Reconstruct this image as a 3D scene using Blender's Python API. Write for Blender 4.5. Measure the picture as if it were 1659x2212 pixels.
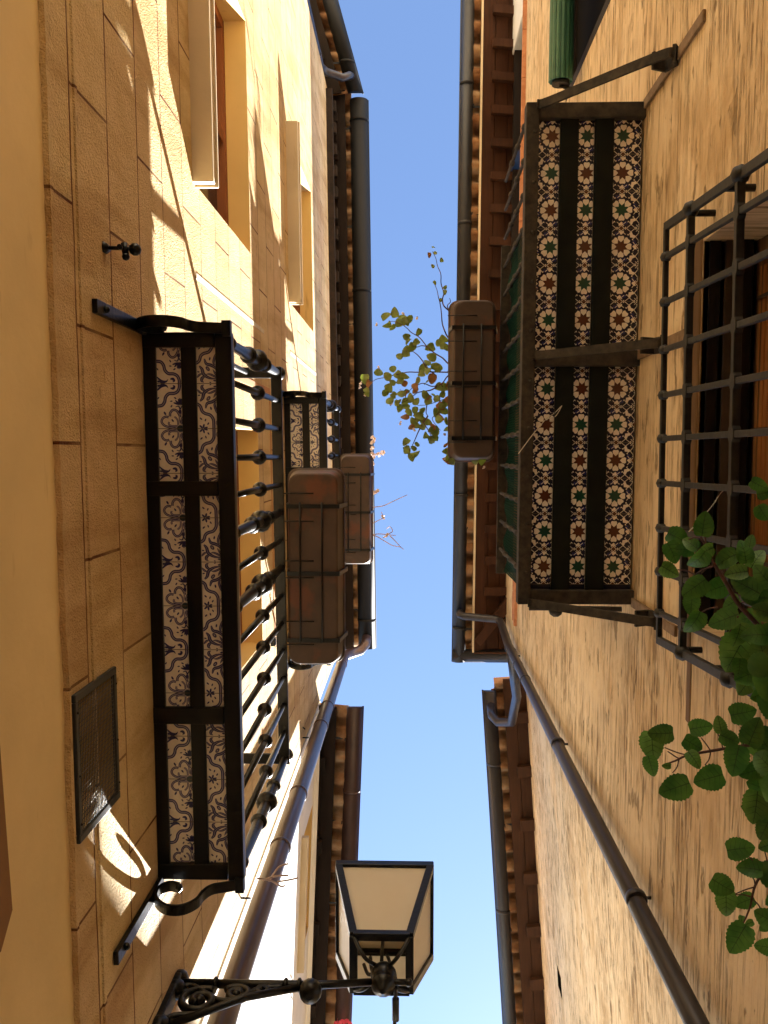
import bpy, bmesh, math, random
from mathutils import Vector, Matrix
random.seed(7)
R_ = math.radians
for o in list(bpy.data.objects): bpy.data.objects.remove(o)
scn = bpy.context.scene
COL = scn.collection
CAMZ = 1.6                     # eye height above the paving; "h" below always means height above the eye

# ------------------------------------------------------------------ camera
F, CX, CY = 2007.0, 829.5, 1106.0            # focal length and centre, in 1659x2212 picture units
_z = Vector((889 - CX, 982 - CY, F)).normalized()      # the zenith, seen in the picture
_x = Vector((1, 0, 0)); _x = (_x - _x.dot(_z) * _z).normalized()
_y = _z.cross(_x)
right = Vector((_x.x, _y.x, _z.x)); down = Vector((_x.y, _y.y, _z.y)); fwd = Vector((_x.z, _y.z, _z.z))
cd = bpy.data.cameras.new('camera'); cam = bpy.data.objects.new('camera', cd); COL.objects.link(cam)
cd.sensor_fit = 'HORIZONTAL'; cd.sensor_width = 36.0; cd.lens = 36.0 * F / 1659.0
cd.clip_start = 0.05; cd.clip_end = 500
M = Matrix.Identity(4)
for i in range(3):
    M[i][0] = right[i]; M[i][1] = -down[i]; M[i][2] = -fwd[i]
M[2][3] = CAMZ
cam.matrix_world = M
scn.camera = cam

# ------------------------------------------------------------------ sky, sun, exposure
SUN = Vector((0.258, 0.90, 1.0)).normalized()
w = bpy.data.worlds.new('World'); scn.world = w; w.use_nodes = True
nt = w.node_tree; bgn = nt.nodes['Background']
sky = nt.nodes.new('ShaderNodeTexSky'); sky.sky_type = 'NISHITA'; sky.sun_disc = False
sky.sun_elevation = math.asin(SUN.z); sky.sun_rotation = math.atan2(SUN.x, SUN.y)
sky.altitude = 300; sky.air_density = 0.8; sky.dust_density = 0.1; sky.ozone_density = 1.8
nt.links.new(sky.outputs[0], bgn.inputs[0]); bgn.inputs[1].default_value = 0.058
sl = bpy.data.lights.new('sun', 'SUN'); so = bpy.data.objects.new('sun', sl); COL.objects.link(so)
sl.energy = 5.0; sl.angle = R_(0.5); sl.color = (1.0, 0.965, 0.91)
so.location = (2, 8, 20); so.rotation_euler = SUN.to_track_quat('Z', 'Y').to_euler()
scn.view_settings.view_transform = 'Standard'; scn.view_settings.look = 'None'
scn.view_settings.exposure = 2.95; scn.view_settings.gamma = 1.0; scn.view_settings.use_curve_mapping = False
scn.cycles.max_bounces = 14; scn.cycles.diffuse_bounces = 12

# ------------------------------------------------------------------ frames of reference
def ray(px, py):
    a = Vector((px - CX, py - CY, F))
    return right * a.x + down * a.y + fwd * a.z
def HP(px, py, h):                       # point of the picture's ray at height h
    d = ray(px, py); return d * (h / d.z)
def XP(px, py, X, k=0.0):                # ... on the upright plane x = X + k*y
    d = ray(px, py); return d * (X / (d.x - k * d.y))
# each wall: n = metres out into the alley, s = metres along the alley, h = height above the eye
def FW(n, s, h): return (n, s, h)
def FL(n, s, h): return (-0.900 + 0.014 * s + n, s, h)
def FR(n, s, h): return (0.938 - 0.009 * s - n, s, h)
def FLB(n, s, h): return (-0.885 - 0.040 * (s - 2.84) + n, s, h)
def FRB(n, s, h): return (1.170 + 0.0675 * (s - 2.335) - n, s, h)
def FRC(n, s, h): return (1.392 - 0.008 * (s - 6.6) - n, s, h)
def FRD(n, s, h): return (1.66 - n, s, h)
def FLA2(n, s, h): return (-1.02 + 0.28 * (s + 4.08) + n, s, h)

# ------------------------------------------------------------------ materials
def mat(name, color=(.5, .5, .5), rough=.7, metal=0.0, spec=None):
    m = bpy.data.materials.new(name); m.use_nodes = True
    b = m.node_tree.nodes['Principled BSDF']
    b.inputs['Base Color'].default_value = (*color, 1); b.inputs['Roughness'].default_value = rough
    b.inputs['Metallic'].default_value = metal
    if spec is not None: b.inputs['Specular IOR Level'].default_value = spec
    return m
class NB:                                 # small node-building helper
    def __init__(s, m): s.t = m.node_tree; s.b = s.t.nodes['Principled BSDF']; s.out = s.t.nodes['Material Output']
    def n(s, typ, **kw):
        x = s.t.nodes.new(typ)
        for k, v in kw.items(): setattr(x, k, v)
        return x
    def l(s, a, b): s.t.links.new(a, b)
    def pos(s, scale=(1, 1, 1), off=(0, 0, 0)):
        g = s.n('ShaderNodeNewGeometry'); mp = s.n('ShaderNodeMapping')
        mp.inputs['Scale'].default_value = scale; mp.inputs['Location'].default_value = off
        s.l(g.outputs['Position'], mp.inputs[0]); return mp.outputs[0]
    def noise(s, vec, scale, detail=4, rough=.55, dist=0):
        x = s.n('ShaderNodeTexNoise'); x.inputs['Scale'].default_value = scale; x.inputs['Detail'].default_value = detail
        x.inputs['Roughness'].default_value = rough; x.inputs['Distortion'].default_value = dist
        s.l(vec, x.inputs['Vector']); return x.outputs['Fac']
    def ramp(s, fac, stops):
        r = s.n('ShaderNodeValToRGB'); e = r.color_ramp.elements
        e[0].position = stops[0][0]; e[0].color = (*stops[0][1], 1); e[1].position = stops[-1][0]; e[1].color = (*stops[-1][1], 1)
        for p, c in stops[1:-1]:
            q = e.new(p); q.color = (*c, 1)
        s.l(fac, r.inputs[0]); return r.outputs[0]
    def mix(s, fac, a, b, mode='MIX'):
        x = s.n('ShaderNodeMix', data_type='RGBA', blend_type=mode)
        for v, i in ((fac, x.inputs[0]), (a, x.inputs[6]), (b, x.inputs[7])):
            if hasattr(v, 'is_linked'): s.l(v, i)
            elif isinstance(v, tuple): i.default_value = (*v, 1)
            else: i.default_value = v
        return x.outputs[2]
    def math(s, op, a, b=0.0, c=None):
        x = s.n('ShaderNodeMath', operation=op)
        for v, i in ((a, x.inputs[0]), (b, x.inputs[1])) + (((c, x.inputs[2]),) if c is not None else ()):
            if hasattr(v, 'is_linked'): s.l(v, i)
            else: i.default_value = v
        return x.outputs[0]
    def bump(s, h, strength, dist, prev=None):
        x = s.n('ShaderNodeBump'); x.inputs['Strength'].default_value = strength; x.inputs['Distance'].default_value = dist
        s.l(h, x.inputs['Height'])
        if prev is not None: s.l(prev, x.inputs['Normal'])
        return x.outputs[0]
    def color(s, c): s.l(c, s.b.inputs['Base Color'])
    def normal(s, c): s.l(c, s.b.inputs['Normal'])
G3 = lambda v: (v, v, v)

def m_cladding():
    m = mat('ochre_block_stucco', rough=.9, spec=.2); n = NB(m)
    p = n.pos()
    big = n.noise(p, 1.3, 4); mid = n.noise(p, 9, 5); fine = n.noise(p, 130, 3, .6)
    sp = n.n('ShaderNodeSeparateXYZ'); n.l(p, sp.inputs[0])
    wob = n.noise(p, 5, 2); fw = n.math('MULTIPLY', n.math('SUBTRACT', wob, .5), .012)
    v = n.n('ShaderNodeCombineXYZ'); n.l(n.math('ADD', sp.outputs[1], .35 + fw * 0 if False else 0.35), v.inputs[0])
    n.l(n.math('ADD', n.math('SUBTRACT', sp.outputs[2], 1.6 + 2.82 - 0.31 * 20), fw), v.inputs[1])
    br = n.n('ShaderNodeTexBrick', offset=.5, squash=1.0)
    br.inputs['Scale'].default_value = 1.0; br.inputs['Brick Width'].default_value = .64; br.inputs['Row Height'].default_value = .31
    br.inputs['Mortar Size'].default_value = .0048; br.inputs['Mortar Smooth'].default_value = .25; br.inputs['Bias'].default_value = 0
    br.inputs['Color1'].default_value = (*G3(.35), 1); br.inputs['Color2'].default_value = (*G3(.65), 1); br.inputs['Mortar'].default_value = (*G3(.5), 1)
    n.l(v.outputs[0], br.inputs['Vector'])
    base = n.ramp(n.math('ADD', n.math('MULTIPLY', big, .55), n.math('MULTIPLY', mid, .45)), [(.3, (.55, .39, .19)), (.55, (.67, .50, .27)), (.75, (.73, .57, .34))])
    tint = n.mix(.34, base, br.outputs['Color'], 'OVERLAY')
    runs = n.ramp(n.noise(n.pos((3, 5.5, .8), (1, 4, 2)), 1.0, 5, .6), [(.38, (.74, .66, .55)), (.52, (1, 1, 1)), (.66, (1, 1, 1)), (.74, (.86, .80, .72))])
    tint = n.mix(.75, tint, runs, 'MULTIPLY')
    spk = n.ramp(fine, [(.28, (.72, .68, .6)), (.42, (1, 1, 1))])
    tint = n.mix(1.0, tint, spk, 'MULTIPLY')
    # dark pits and smudges
    pit = n.noise(n.pos((9, 7, 16)), 1.0, 3, .6); pm = n.ramp(pit, [(.67, (0, 0, 0)), (.72, (1, 1, 1))])
    tint = n.mix(n.math('MULTIPLY', pm, .45), tint, (.16, .085, .03))
    col = n.mix(n.math('MULTIPLY', br.outputs['Fac'], n.ramp(n.noise(p, 4, 4), [(.3, G3(.55)), (.6, G3(1))])), tint, (.12, .038, .014))
    n.color(col)
    vo = n.n('ShaderNodeTexVoronoi'); vo.inputs['Scale'].default_value = 170; n.l(p, vo.inputs['Vector'])
    b1 = n.bump(vo.outputs['Distance'], .6, .006)
    b2 = n.bump(n.noise(p, 60, 4, .6), .75, .008, b1)
    b3 = n.bump(n.math('SUBTRACT', 1.0, br.outputs['Fac']), 1.0, .008, b2)
    n.normal(b3); return m
def m_plaster(name, c, var=.12, bump=.25):
    m = mat(name, c, .9, spec=.2); n = NB(m); p = n.pos()
    a = n.noise(p, 2.2, 5); f = n.noise(p, 45, 5, .6)
    lo = tuple(x * (1 - var * 1.6) for x in c); hi = tuple(min(1, x * (1 + var)) for x in c)
    k = n.ramp(a, [(.3, lo), (.7, hi)])
    st = n.ramp(n.noise(n.pos((14, 3, 14)), 1, 4), [(.66, G3(1)), (.8, (.6, .5, .4))])
    n.color(n.mix(.6, k, st, 'MULTIPLY'))
    n.normal(n.bump(f, bump, .006)); return m
def m_scratched():
    m = mat('combed_lime_plaster', rough=.92, spec=.15); n = NB(m)
    p = n.pos()
    warp = n.noise(p, 2.0, 3)
    strk = n.noise(n.pos((1.5, .9, 26)), 1.0, 2, .5, .15)       # tool marks along the wall
    strk2 = n.noise(n.pos((1.5, 1.6, 52), (3, 1, 2)), 1.0, 2, .55, .15)
    patch = n.noise(n.pos((1, 1.0, 1.3), (4, 0, 0)), 1.4, 3)
    area = n.ramp(patch, [(.36, (0, 0, 0)), (.55, (1, 1, 1))])
    line = lambda f, w_: n.ramp(n.math('ABSOLUTE', n.math('SUBTRACT', f, .47)), [(w_ * .35, (1, 1, 1)), (w_, (0, 0, 0))])
    groove = line(strk, .036); groove2 = line(strk2, .040)
    g = n.math('MULTIPLY', n.math('MAXIMUM', groove, n.math('MULTIPLY', groove2, .7)), n.math('ADD', n.math('MULTIPLY', area, .8), .2))
    blot = n.noise(n.pos((2, 4.5, 13), (7, 2, 0)), 1.0, 4, .6)
    bm_ = n.ramp(blot, [(.615, (0, 0, 0)), (.66, (1, 1, 1))])
    base = n.ramp(n.math('ADD', n.math('MULTIPLY', n.noise(p, 1.1, 4), .6), n.math('MULTIPLY', n.noise(p, 14, 4), .4)),
                  [(.32, (.71, .52, .30)), (.5, (.80, .625, .39)), (.68, (.84, .68, .45))])
    g = n.math('MULTIPLY', g, n.ramp(n.noise(n.pos((3, 9, 22), (5, 5, 5)), 1.0, 3, .6), [(.38, G3(.15)), (.56, G3(1))]))
    pt_ = n.ramp(n.noise(n.pos((1, 1.4, 2.2), (9, 3, 1)), 1.0, 6, .62, .5), [(.36, (.80, .74, .66)), (.47, (1, 1, 1)), (.60, (1, 1, 1)), (.66, (1.0, .93, .84))])
    base = n.mix(.9, base, pt_, 'MULTIPLY')
    col = n.mix(n.math('MULTIPLY', g, .82), base, (.20, .105, .036))
    col = n.mix(n.math('MULTIPLY', bm_, n.math('ADD', .35, n.math('MULTIPLY', n.noise(p, 40, 3), .7))), col, (.22, .145, .07))
    pits = n.ramp(n.noise(n.pos((30, 18, 40)), 1.0, 3, .6), [(.69, (0, 0, 0)), (.75, (1, 1, 1))])
    col = n.mix(n.math('MULTIPLY', pits, .6), col, (.2, .11, .045))
    n.color(col)
    hgt = n.math('SUBTRACT', 1.0, g)
    b1 = n.bump(n.noise(p, 70, 4, .6), .3, .006)
    b2 = n.bump(n.math('SUBTRACT', hgt, n.math('MULTIPLY', bm_, .5)), .9, .012, b1)
    b3 = n.bump(n.noise(p, 5, 3), .4, .05, b2)
    n.normal(b3); return m
def m_noisy(name, c0, c1, rough=.6, metal=0, scale=20, bump=.2, stretch=(1, 1, 1), spec=None, bd=.004):
    m = mat(name, c0, rough, metal, spec); n = NB(m); p = n.pos(stretch)
    f = n.noise(p, scale, 5, .6); n.color(n.ramp(f, [(.35, c0), (.65, c1)]))
    if bump: n.normal(n.bump(f, bump, bd))
    return m
def m_leaf(name, c0, c1, trans=.35):
    m = mat(name, c0, .45); n = NB(m)
    f = n.noise(n.pos(), 24, 3); c = n.ramp(f, [(.35, c0), (.65, c1)]); n.color(c)
    n.normal(n.bump(n.noise(n.pos(), 130, 3), .35, .003))
    tr = n.n('ShaderNodeBsdfTranslucent'); n.l(n.mix(1.0, c, (1.0, 1.15, .5), 'MULTIPLY'), tr.inputs[0])
    mx = n.n('ShaderNodeMixShader'); mx.inputs[0].default_value = trans
    n.l(n.b.outputs[0], mx.inputs[1]); n.l(tr.outputs[0], mx.inputs[2]); n.l(mx.outputs[0], n.out.inputs[0]); return m
def m_frost():
    m = mat('frosted_panel', (.72, .62, .46), .35); n = NB(m)
    tr = n.n('ShaderNodeBsdfTranslucent'); tr.inputs[0].default_value = (.92, .86, .72, 1)
    mx = n.n('ShaderNodeMixShader'); mx.inputs[0].default_value = .5
    n.color(n.ramp(n.noise(n.pos(), 7, 4), [(.3, (.78, .71, .58)), (.7, (.86, .81, .7))]))
    n.l(n.b.outputs[0], mx.inputs[1]); n.l(tr.outputs[0], mx.inputs[2]); n.l(mx.outputs[0], n.out.inputs[0]); return m
def m_planks(name, c0, c1):
    m = mat(name, c0, .75, spec=.25); n = NB(m)
    gr = n.noise(n.pos((38, 2.2, 10)), 1.0, 5, .65, .6); blot = n.noise(n.pos(), 3.2, 4)
    c = n.ramp(n.math('ADD', n.math('MULTIPLY', gr, .6), n.math('MULTIPLY', blot, .4)), [(.3, c0), (.7, c1)])
    n.color(c); n.normal(n.bump(gr, .3, .004)); return m
def m_clay():
    m = mat('fired_clay', rough=.85, spec=.2); n = NB(m); p = n.pos()
    sp = n.n('ShaderNodeSeparateXYZ'); n.l(p, sp.inputs[0])
    cell = n.math('FLOOR', n.math('DIVIDE', sp.outputs[1], .215)); wn = n.n('ShaderNodeTexWhiteNoise', noise_dimensions='1D'); n.l(cell, wn.inputs['W'])
    f = n.math('ADD', n.math('MULTIPLY', n.noise(p, 12, 5, .65), .7), n.math('MULTIPLY', wn.outputs[0], .3))
    n.color(n.ramp(f, [(.25, (.23, .10, .045)), (.5, (.48, .27, .13)), (.72, (.62, .46, .29))]))
    n.normal(n.bump(n.noise(p, 40, 4), .4, .005)); return m
def m_mesh(name, c, gap, line):
    m = mat(name, c, .6); return m

M_CLAD = m_cladding(); M_BASE = m_plaster('smooth_ochre_plaster', (.84, .67, .36), .07, .15)
M_REVEAL = m_plaster('reveal_plaster', (.72, .50, .20), .05, .15); M_COMB = m_scratched()
M_WHITE = m_plaster('white_limewash', (.80, .79, .76), .04, .2); M_CREAM = m_plaster('cream_plaster', (.72, .58, .38), .1, .35)
M_SILL = m_plaster('stone_sill', (.62, .52, .36), .08, .2)
M_IRON = m_noisy('black_iron', (.0016, .0018, .0022), (.005, .0045, .004), .33, 0, 60, .35, spec=.32)
M_RUST = m_noisy('dusty_iron', (.012, .0095, .007), (.050, .038, .025), .8, 0, 28, .4)
M_GRILLE = m_noisy('dusty_dark_iron', (.0035, .0035, .0034), (.017, .0155, .013), .62, 0, 35, .3)
M_GUT = m_noisy('weathered_dark_zinc', (.004, .0034, .0045), (.011, .0085, .010), .5, 0, 9, .1, (1, .5, 1))
M_GUTL = m_noisy('sooty_zinc', (.0008, .0007, .0008), (.0022, .0018, .0018), .65, 0, 9, .1, (1, .5, 1), spec=.3)
M_GUTB = m_noisy('brown_zinc', (.03, .012, .010), (.055, .024, .018), .45, .1, 9, .1, (1, .5, 1))
M_PIPE = m_noisy('grey_zinc_pipe', (.018, .017, .024), (.040, .036, .044), .36, .1, 7, .08, (3, 3, .5))
M_PIPEL = m_noisy('brown_zinc_pipe', (.045, .028, .027), (.08, .052, .048), .30, .25, 7, .08, (3, 3, .5))
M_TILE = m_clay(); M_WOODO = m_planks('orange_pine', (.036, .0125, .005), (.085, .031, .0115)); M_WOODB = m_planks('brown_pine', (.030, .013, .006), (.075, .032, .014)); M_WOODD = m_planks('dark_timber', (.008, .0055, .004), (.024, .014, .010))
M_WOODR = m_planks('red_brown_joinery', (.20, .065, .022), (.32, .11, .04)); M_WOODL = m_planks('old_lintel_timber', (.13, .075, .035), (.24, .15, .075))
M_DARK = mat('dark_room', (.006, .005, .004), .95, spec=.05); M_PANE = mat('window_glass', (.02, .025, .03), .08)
M_CURT = m_noisy('brown_curtain', (.05, .035, .022), (.085, .06, .04), .9, 0, 5, .2)
M_TERRA = m_noisy('terracotta', (.42, .17, .075), (.56, .26, .13), .8, 0, 18, .3)
M_GREEN = m_noisy('green_blind_slats', (.030, .115, .062), (.05, .155, .09), .5, 0, 8, .1)
M_BLUEF = mat('blue_paint', (.02, .06, .20), .4)
M_BAMB = m_planks('bamboo_cane', (.30, .12, .035), (.47, .23, .08))
M_FROST = m_frost(); M_CANDLE = mat('lamp_holder', (.62, .58, .44), .5); M_CABLE = mat('black_cable', (.02, .02, .024), .5)
M_STEM = m_noisy('brown_stem', (.05, .022, .016), (.10, .04, .03), .7, 0, 50, .2)
M_DRY = mat('dry_stem', (.45, .33, .27), .8); M_PINK = mat('faded_pink_petals', (.82, .70, .66), .8); M_RED = mat('red_petals', (.55, .04, .07), .6)
M_LEAF = m_leaf('green_leaf', (.032, .115, .024), (.08, .19, .04), .36)
M_LEAFL = m_leaf('pale_green_leaf', (.07, .17, .04), (.14, .26, .07), .42)
M_LEAFO = m_leaf('olive_leaf', (.15, .18, .045), (.26, .30, .085), .5); M_LEAFR = m_leaf('bronze_leaf', (.22, .085, .035), (.34, .15, .06), .45)
M_VEIN = m_leaf('leaf_vein', (.012, .045, .010), (.03, .08, .018), .2)
M_PAVE = m_noisy('paving_stone', (.36, .32, .26), (.48, .43, .35), .85, 0, 6, .3)
M_SOIL = mat('potting_soil', (.05, .035, .025), .95); M_STRING = mat('twine', (.55, .50, .40), .8)
M_TW = m_noisy('tile_glaze_cream', (.76, .70, .60), (.86, .81, .72), .22, 0, 30, .05)
M_TN = mat('tile_glaze_navy', (.042, .046, .15), .22); M_TV = mat('tile_glaze_lilac', (.36, .32, .40), .25); M_TB = mat('tile_glaze_teal', (.03, .05, .075), .22)
M_SB = mat('star_tile_black', (.008, .010, .034), .25); M_SW = m_noisy('star_tile_white', (.78, .72, .62), (.88, .83, .74), .22, 0, 30, 0)
M_SG = mat('star_tile_green', (.007, .055, .034), .22); M_SR = mat('star_tile_brown', (.09, .026, .014), .22); M_SU = mat('star_tile_blue', (.016, .022, .13), .22)
M_GROUT = mat('tile_grout', (.10, .08, .06), .9)
def m_planter():
    m = mat('brown_planter_plastic', rough=.55); n = NB(m); p = n.pos()
    f = n.noise(p, 5.5, 5, .65); st = n.ramp(n.noise(n.pos((5, 4, 5), (2, 3, 1)), 1.0, 4, .6), [(.56, (0, 0, 0)), (.66, (1, 1, 1))])
    c = n.ramp(f, [(.3, (.042, .024, .016)), (.7, (.082, .048, .033))]); n.color(n.mix(n.math('MULTIPLY', st, .5), c, (.17, .046, .016))); n.normal(n.bump(f, .1, .004)); return m
M_PLANT = m_planter()
def m_net():
    m = mat('green_netting', (.02, .07, .05), .9, spec=.05); n = NB(m)
    sp = n.n('ShaderNodeSeparateXYZ'); n.l(n.pos((1, 1, 1)), sp.inputs[0])
    wz = n.math('SINE', n.math('MULTIPLY', sp.outputs[2], 420)); wy = n.math('SINE', n.math('MULTIPLY', sp.outputs[1], 520))
    k = n.math('MULTIPLY', n.math('ADD', n.math('MAXIMUM', wz, n.math('MULTIPLY', wy, .7)), 1), .5)
    n.color(n.mix(n.noise(n.pos(), 6, 3), n.mix(k, (.0015, .012, .009), (.004, .040, .027)), (.003, .022, .017)))
    tr = n.n('ShaderNodeBsdfTransparent'); mx = n.n('ShaderNodeMixShader')
    n.l(n.math('MULTIPLY', n.math('LESS_THAN', k, .32), .3), mx.inputs[0]); n.l(n.b.outputs[0], mx.inputs[1]); n.l(tr.outputs[0], mx.inputs[2]); n.l(mx.outputs[0], n.out.inputs[0]); return m
M_NET = m_net()

# ------------------------------------------------------------------ mesh builder
class MB:
    def __init__(s, fr=FW): s.v = []; s.f = []; s.mi = []; s.fr = fr; s.sm = []
    def P(s, p, raw=False):
        q = Vector(p) if raw else Vector(s.fr(*p)); s.v.append((q.x, q.y, q.z + CAMZ)); return len(s.v) - 1
    def face(s, pts, mi=0, raw=False, smooth=False):
        s.f.append([s.P(p, raw) for p in pts]); s.mi.append(mi); s.sm.append(smooth)
    def fi(s, idx, mi=0, smooth=False): s.f.append(list(idx)); s.mi.append(mi); s.sm.append(smooth)
    def box(s, n0, n1, s0, s1, h0, h1, mi=0):
        i = [s.P((a, b, c)) for a in (n0, n1) for b in (s0, s1) for c in (h0, h1)]
        for q in ((0, 1, 3, 2), (4, 6, 7, 5), (0, 4, 5, 1), (2, 3, 7, 6), (0, 2, 6, 4), (1, 5, 7, 3)): s.fi([i[k] for k in q], mi)
    def hexa(s, pts, mi=0):                      # 8 points: bottom ring 4, top ring 4
        i = [s.P(p) for p in pts]
        for q in ((3, 2, 1, 0), (4, 5, 6, 7), (0, 1, 5, 4), (1, 2, 6, 5), (2, 3, 7, 6), (3, 0, 4, 7)): s.fi([i[k] for k in q], mi)
    def loft(s, loops, mi=0, cap=True, smooth=True, closed=True, raw=False):
        L = [[s.P(p, raw) for p in lp] for lp in loops]; n = len(L[0])
        for a, b in zip(L, L[1:]):
            for k in range(n if closed else n - 1): s.fi((a[k], a[(k + 1) % n], b[(k + 1) % n], b[k]), mi, smooth)
        if cap: s.fi(L[0][::-1], mi); s.fi(L[-1], mi)
    def tube(s, pts, r, seg=10, mi=0, cap=True, raw=False):
        pts = [Vector(p) if raw else Vector(s.fr(*p)) for p in pts]
        rs = r if isinstance(r, (list, tuple)) else [r] * len(pts)
        loops = []; up = None
        for k, p in enumerate(pts):
            t = (pts[min(k + 1, len(pts) - 1)] - pts[max(k - 1, 0)]).normalized()
            if up is None: up = Vector((0, 0, 1)) if abs(t.z) < .9 else Vector((0, 1, 0))
            a = t.cross(up).normalized(); up = a.cross(t).normalized()
            loops.append([p + rs[k] * (math.cos(2 * math.pi * j / seg) * a + math.sin(2 * math.pi * j / seg) * up) for j in range(seg)])
        s.loft(loops, mi, cap, True, True, True)
    def lathe(s, c, prof, seg=14, mi=0):        # upright turned piece; prof = [(r,h)]
        s.loft([[(c[0] + r * math.cos(2 * math.pi * j / seg), c[1] + r * math.sin(2 * math.pi * j / seg), h) for j in range(seg)] for r, h in prof], mi)
    def ball(s, c, r, seg=12, sq=1.0, mi=0):
        k = 7; s.lathe(c, [(max(1e-4, r * math.sin(math.pi * i / k)), c[2] - sq * r * math.cos(math.pi * i / k)) for i in range(k + 1)], seg, mi)
    def extrude(s, prof, s0, s1, mi=0, smooth=False, swap=False):    # profile of (n,h) drawn out along s
        g = (lambda n, q, h: (q, n, h)) if swap else (lambda n, q, h: (n, q, h))
        s.loft([[g(n, q, h) for n, h in prof] for q in (s0, s1)], mi, True, smooth)
    def strip(s, pts, w, t, mi=0):              # flat iron bent in the (n,h) plane: pts (n,h), at s=w[0]..w[1], thickness t
        loops = []
        for k, (a, b) in enumerate(pts):
            q0 = pts[max(k - 1, 0)]; q1 = pts[min(k + 1, len(pts) - 1)]
            dx, dh = q1[0] - q0[0], q1[1] - q0[1]; L = math.hypot(dx, dh) or 1; nx, nh = -dh / L * t / 2, dx / L * t / 2
            loops.append([(a + nx, w[0], b + nh), (a + nx, w[1], b + nh), (a - nx, w[1], b - nh), (a - nx, w[0], b - nh)])
        s.loft(loops, mi, True, False)
    def build(s, name, mats, parent=None, bevel=0, recalc=True):
        if not isinstance(mats, (list, tuple)): mats = [mats]
        me = bpy.data.meshes.new(name)
        base = Vector((0, 0, 0)); q = parent
        while q is not None: base += q.location; q = q.parent
        me.from_pydata([tuple(Vector(v) - base) for v in s.v], [], s.f)
        for m in mats: me.materials.append(m)
        for p, a, b in zip(me.polygons, s.mi, s.sm): p.material_index = a; p.use_smooth = b
        if recalc:
            bm = bmesh.new(); bm.from_mesh(me); bmesh.ops.recalc_face_normals(bm, faces=bm.faces); bm.to_mesh(me); bm.free()
        o = bpy.data.objects.new(name, me); COL.objects.link(o); o.parent = parent
        if bevel:
            b = o.modifiers.new('bevel', 'BEVEL'); b.width = bevel; b.segments = 2; b.limit_method = 'ANGLE'; b.angle_limit = R_(40)
        return o
def tag(o, label, cat, group=None, kind=None):
    o['label'] = label; o['category'] = cat
    if group: o['group'] = group
    if kind: o['kind'] = kind
    return o
def thing(name, label, cat, loc, group=None):
    o = bpy.data.objects.new(name, None); COL.objects.link(o); o.location = (loc[0], loc[1], loc[2] + CAMZ); o.empty_display_size = .2
    return tag(o, label, cat, group)

# ------------------------------------------------------------------ ground
g = MB(); g.face([(-40, -40, -CAMZ), (40, -40, -CAMZ), (40, 40, -CAMZ), (-40, 40, -CAMZ)])
o = g.build('alley_paving', M_PAVE); o['kind'] = 'structure'

# ------------------------------------------------------------------ walls, eaves, gutters
def wall(fr, s0, s1, h0, h1, opens, mats, parent, name='wall', depth=.2, back=.45):
    """front skin with openings (s0,s1,h0,h1[,depth]); mats = (front, reveal)"""
    m = MB(fr)
    S = sorted({s0, s1, *[q for o in opens for q in o[:2]]}); Hh = sorted({h0, h1, *[q for o in opens for q in o[2:4]]})
    def cut(a, step):
        r = []
        for p, q in zip(a, a[1:]):
            k = max(1, round((q - p) / step)); r += [p + (q - p) * i / k for i in range(k)]
        return r + [a[-1]]
    S = cut(S, 1.0); Hh = cut(Hh, 1.0)
    for a, b in zip(S, S[1:]):
        for c, d in zip(Hh, Hh[1:]):
            if any(o[0] - 1e-6 <= a and b <= o[1] + 1e-6 and o[2] - 1e-6 <= c and d <= o[3] + 1e-6 for o in opens): continue
            m.face([(0, a, c), (0, b, c), (0, b, d), (0, a, d)])
    for o in opens:
        a, b, c, d = o[:4]; e = -(o[4] if len(o) > 4 else depth)
        m.face([(0, a, c), (0, a, d), (e, a, d), (e, a, c)], 1); m.face([(0, b, c), (0, b, d), (e, b, d), (e, b, c)], 1)
        m.face([(0, a, c), (0, b, c), (e, b, c), (e, a, c)], 1); m.face([(0, a, d), (0, b, d), (e, b, d), (e, a, d)], 1)
    m.box(-3.0, -back, s0, s1, h0, h1)                                # the body of the house behind its front
    for q in (s0, s1): m.face([(0, q, h0), (0, q, h1), (-back, q, h1), (-back, q, h0)])
    m.face([(0, s0, h1), (0, s1, h1), (-back, s1, h1), (-back, s0, h1)])
    return m.build(name, mats, parent, recalc=False)

def corrug(m, fr, s0, s1, n0, n1, h_at, amp, per, th, mi=0):
    """barrel tiles: channels and covers side by side"""
    k = int((s1 - s0) / per * 16); up, lo = [], []
    for i in range(k + 1):
        s = s0 + (s1 - s0) * i / k; ph = ((s - s0) / per) % 1.0
        if ph < .52: z = -amp * math.sin(math.pi * ph / .52)
        else: z = amp * 1.25 * math.sin(math.pi * (ph - .52) / .48)
        jit = .022 * math.sin(57.3 * math.floor((s - s0) / per) * 1.7) + (0.03 if ph >= .52 else 0)
        lo.append((s, z, jit))
    rows = []
    for n, f in ((n0, 1), (n1, 0)):
        rows.append([m.P((n + f * j, s, h_at(n) + z)) for s, z, j in lo]); rows.append([m.P((n + f * j, s, h_at(n) + z + th)) for s, z, j in lo])
    a, at, b, bt = rows
    for i in range(k):
        m.fi((a[i], a[i + 1], b[i + 1], b[i]), mi, True); m.fi((at[i], at[i + 1], bt[i + 1], bt[i]), mi, True); m.fi((a[i], a[i + 1], at[i + 1], at[i]), mi)

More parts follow.
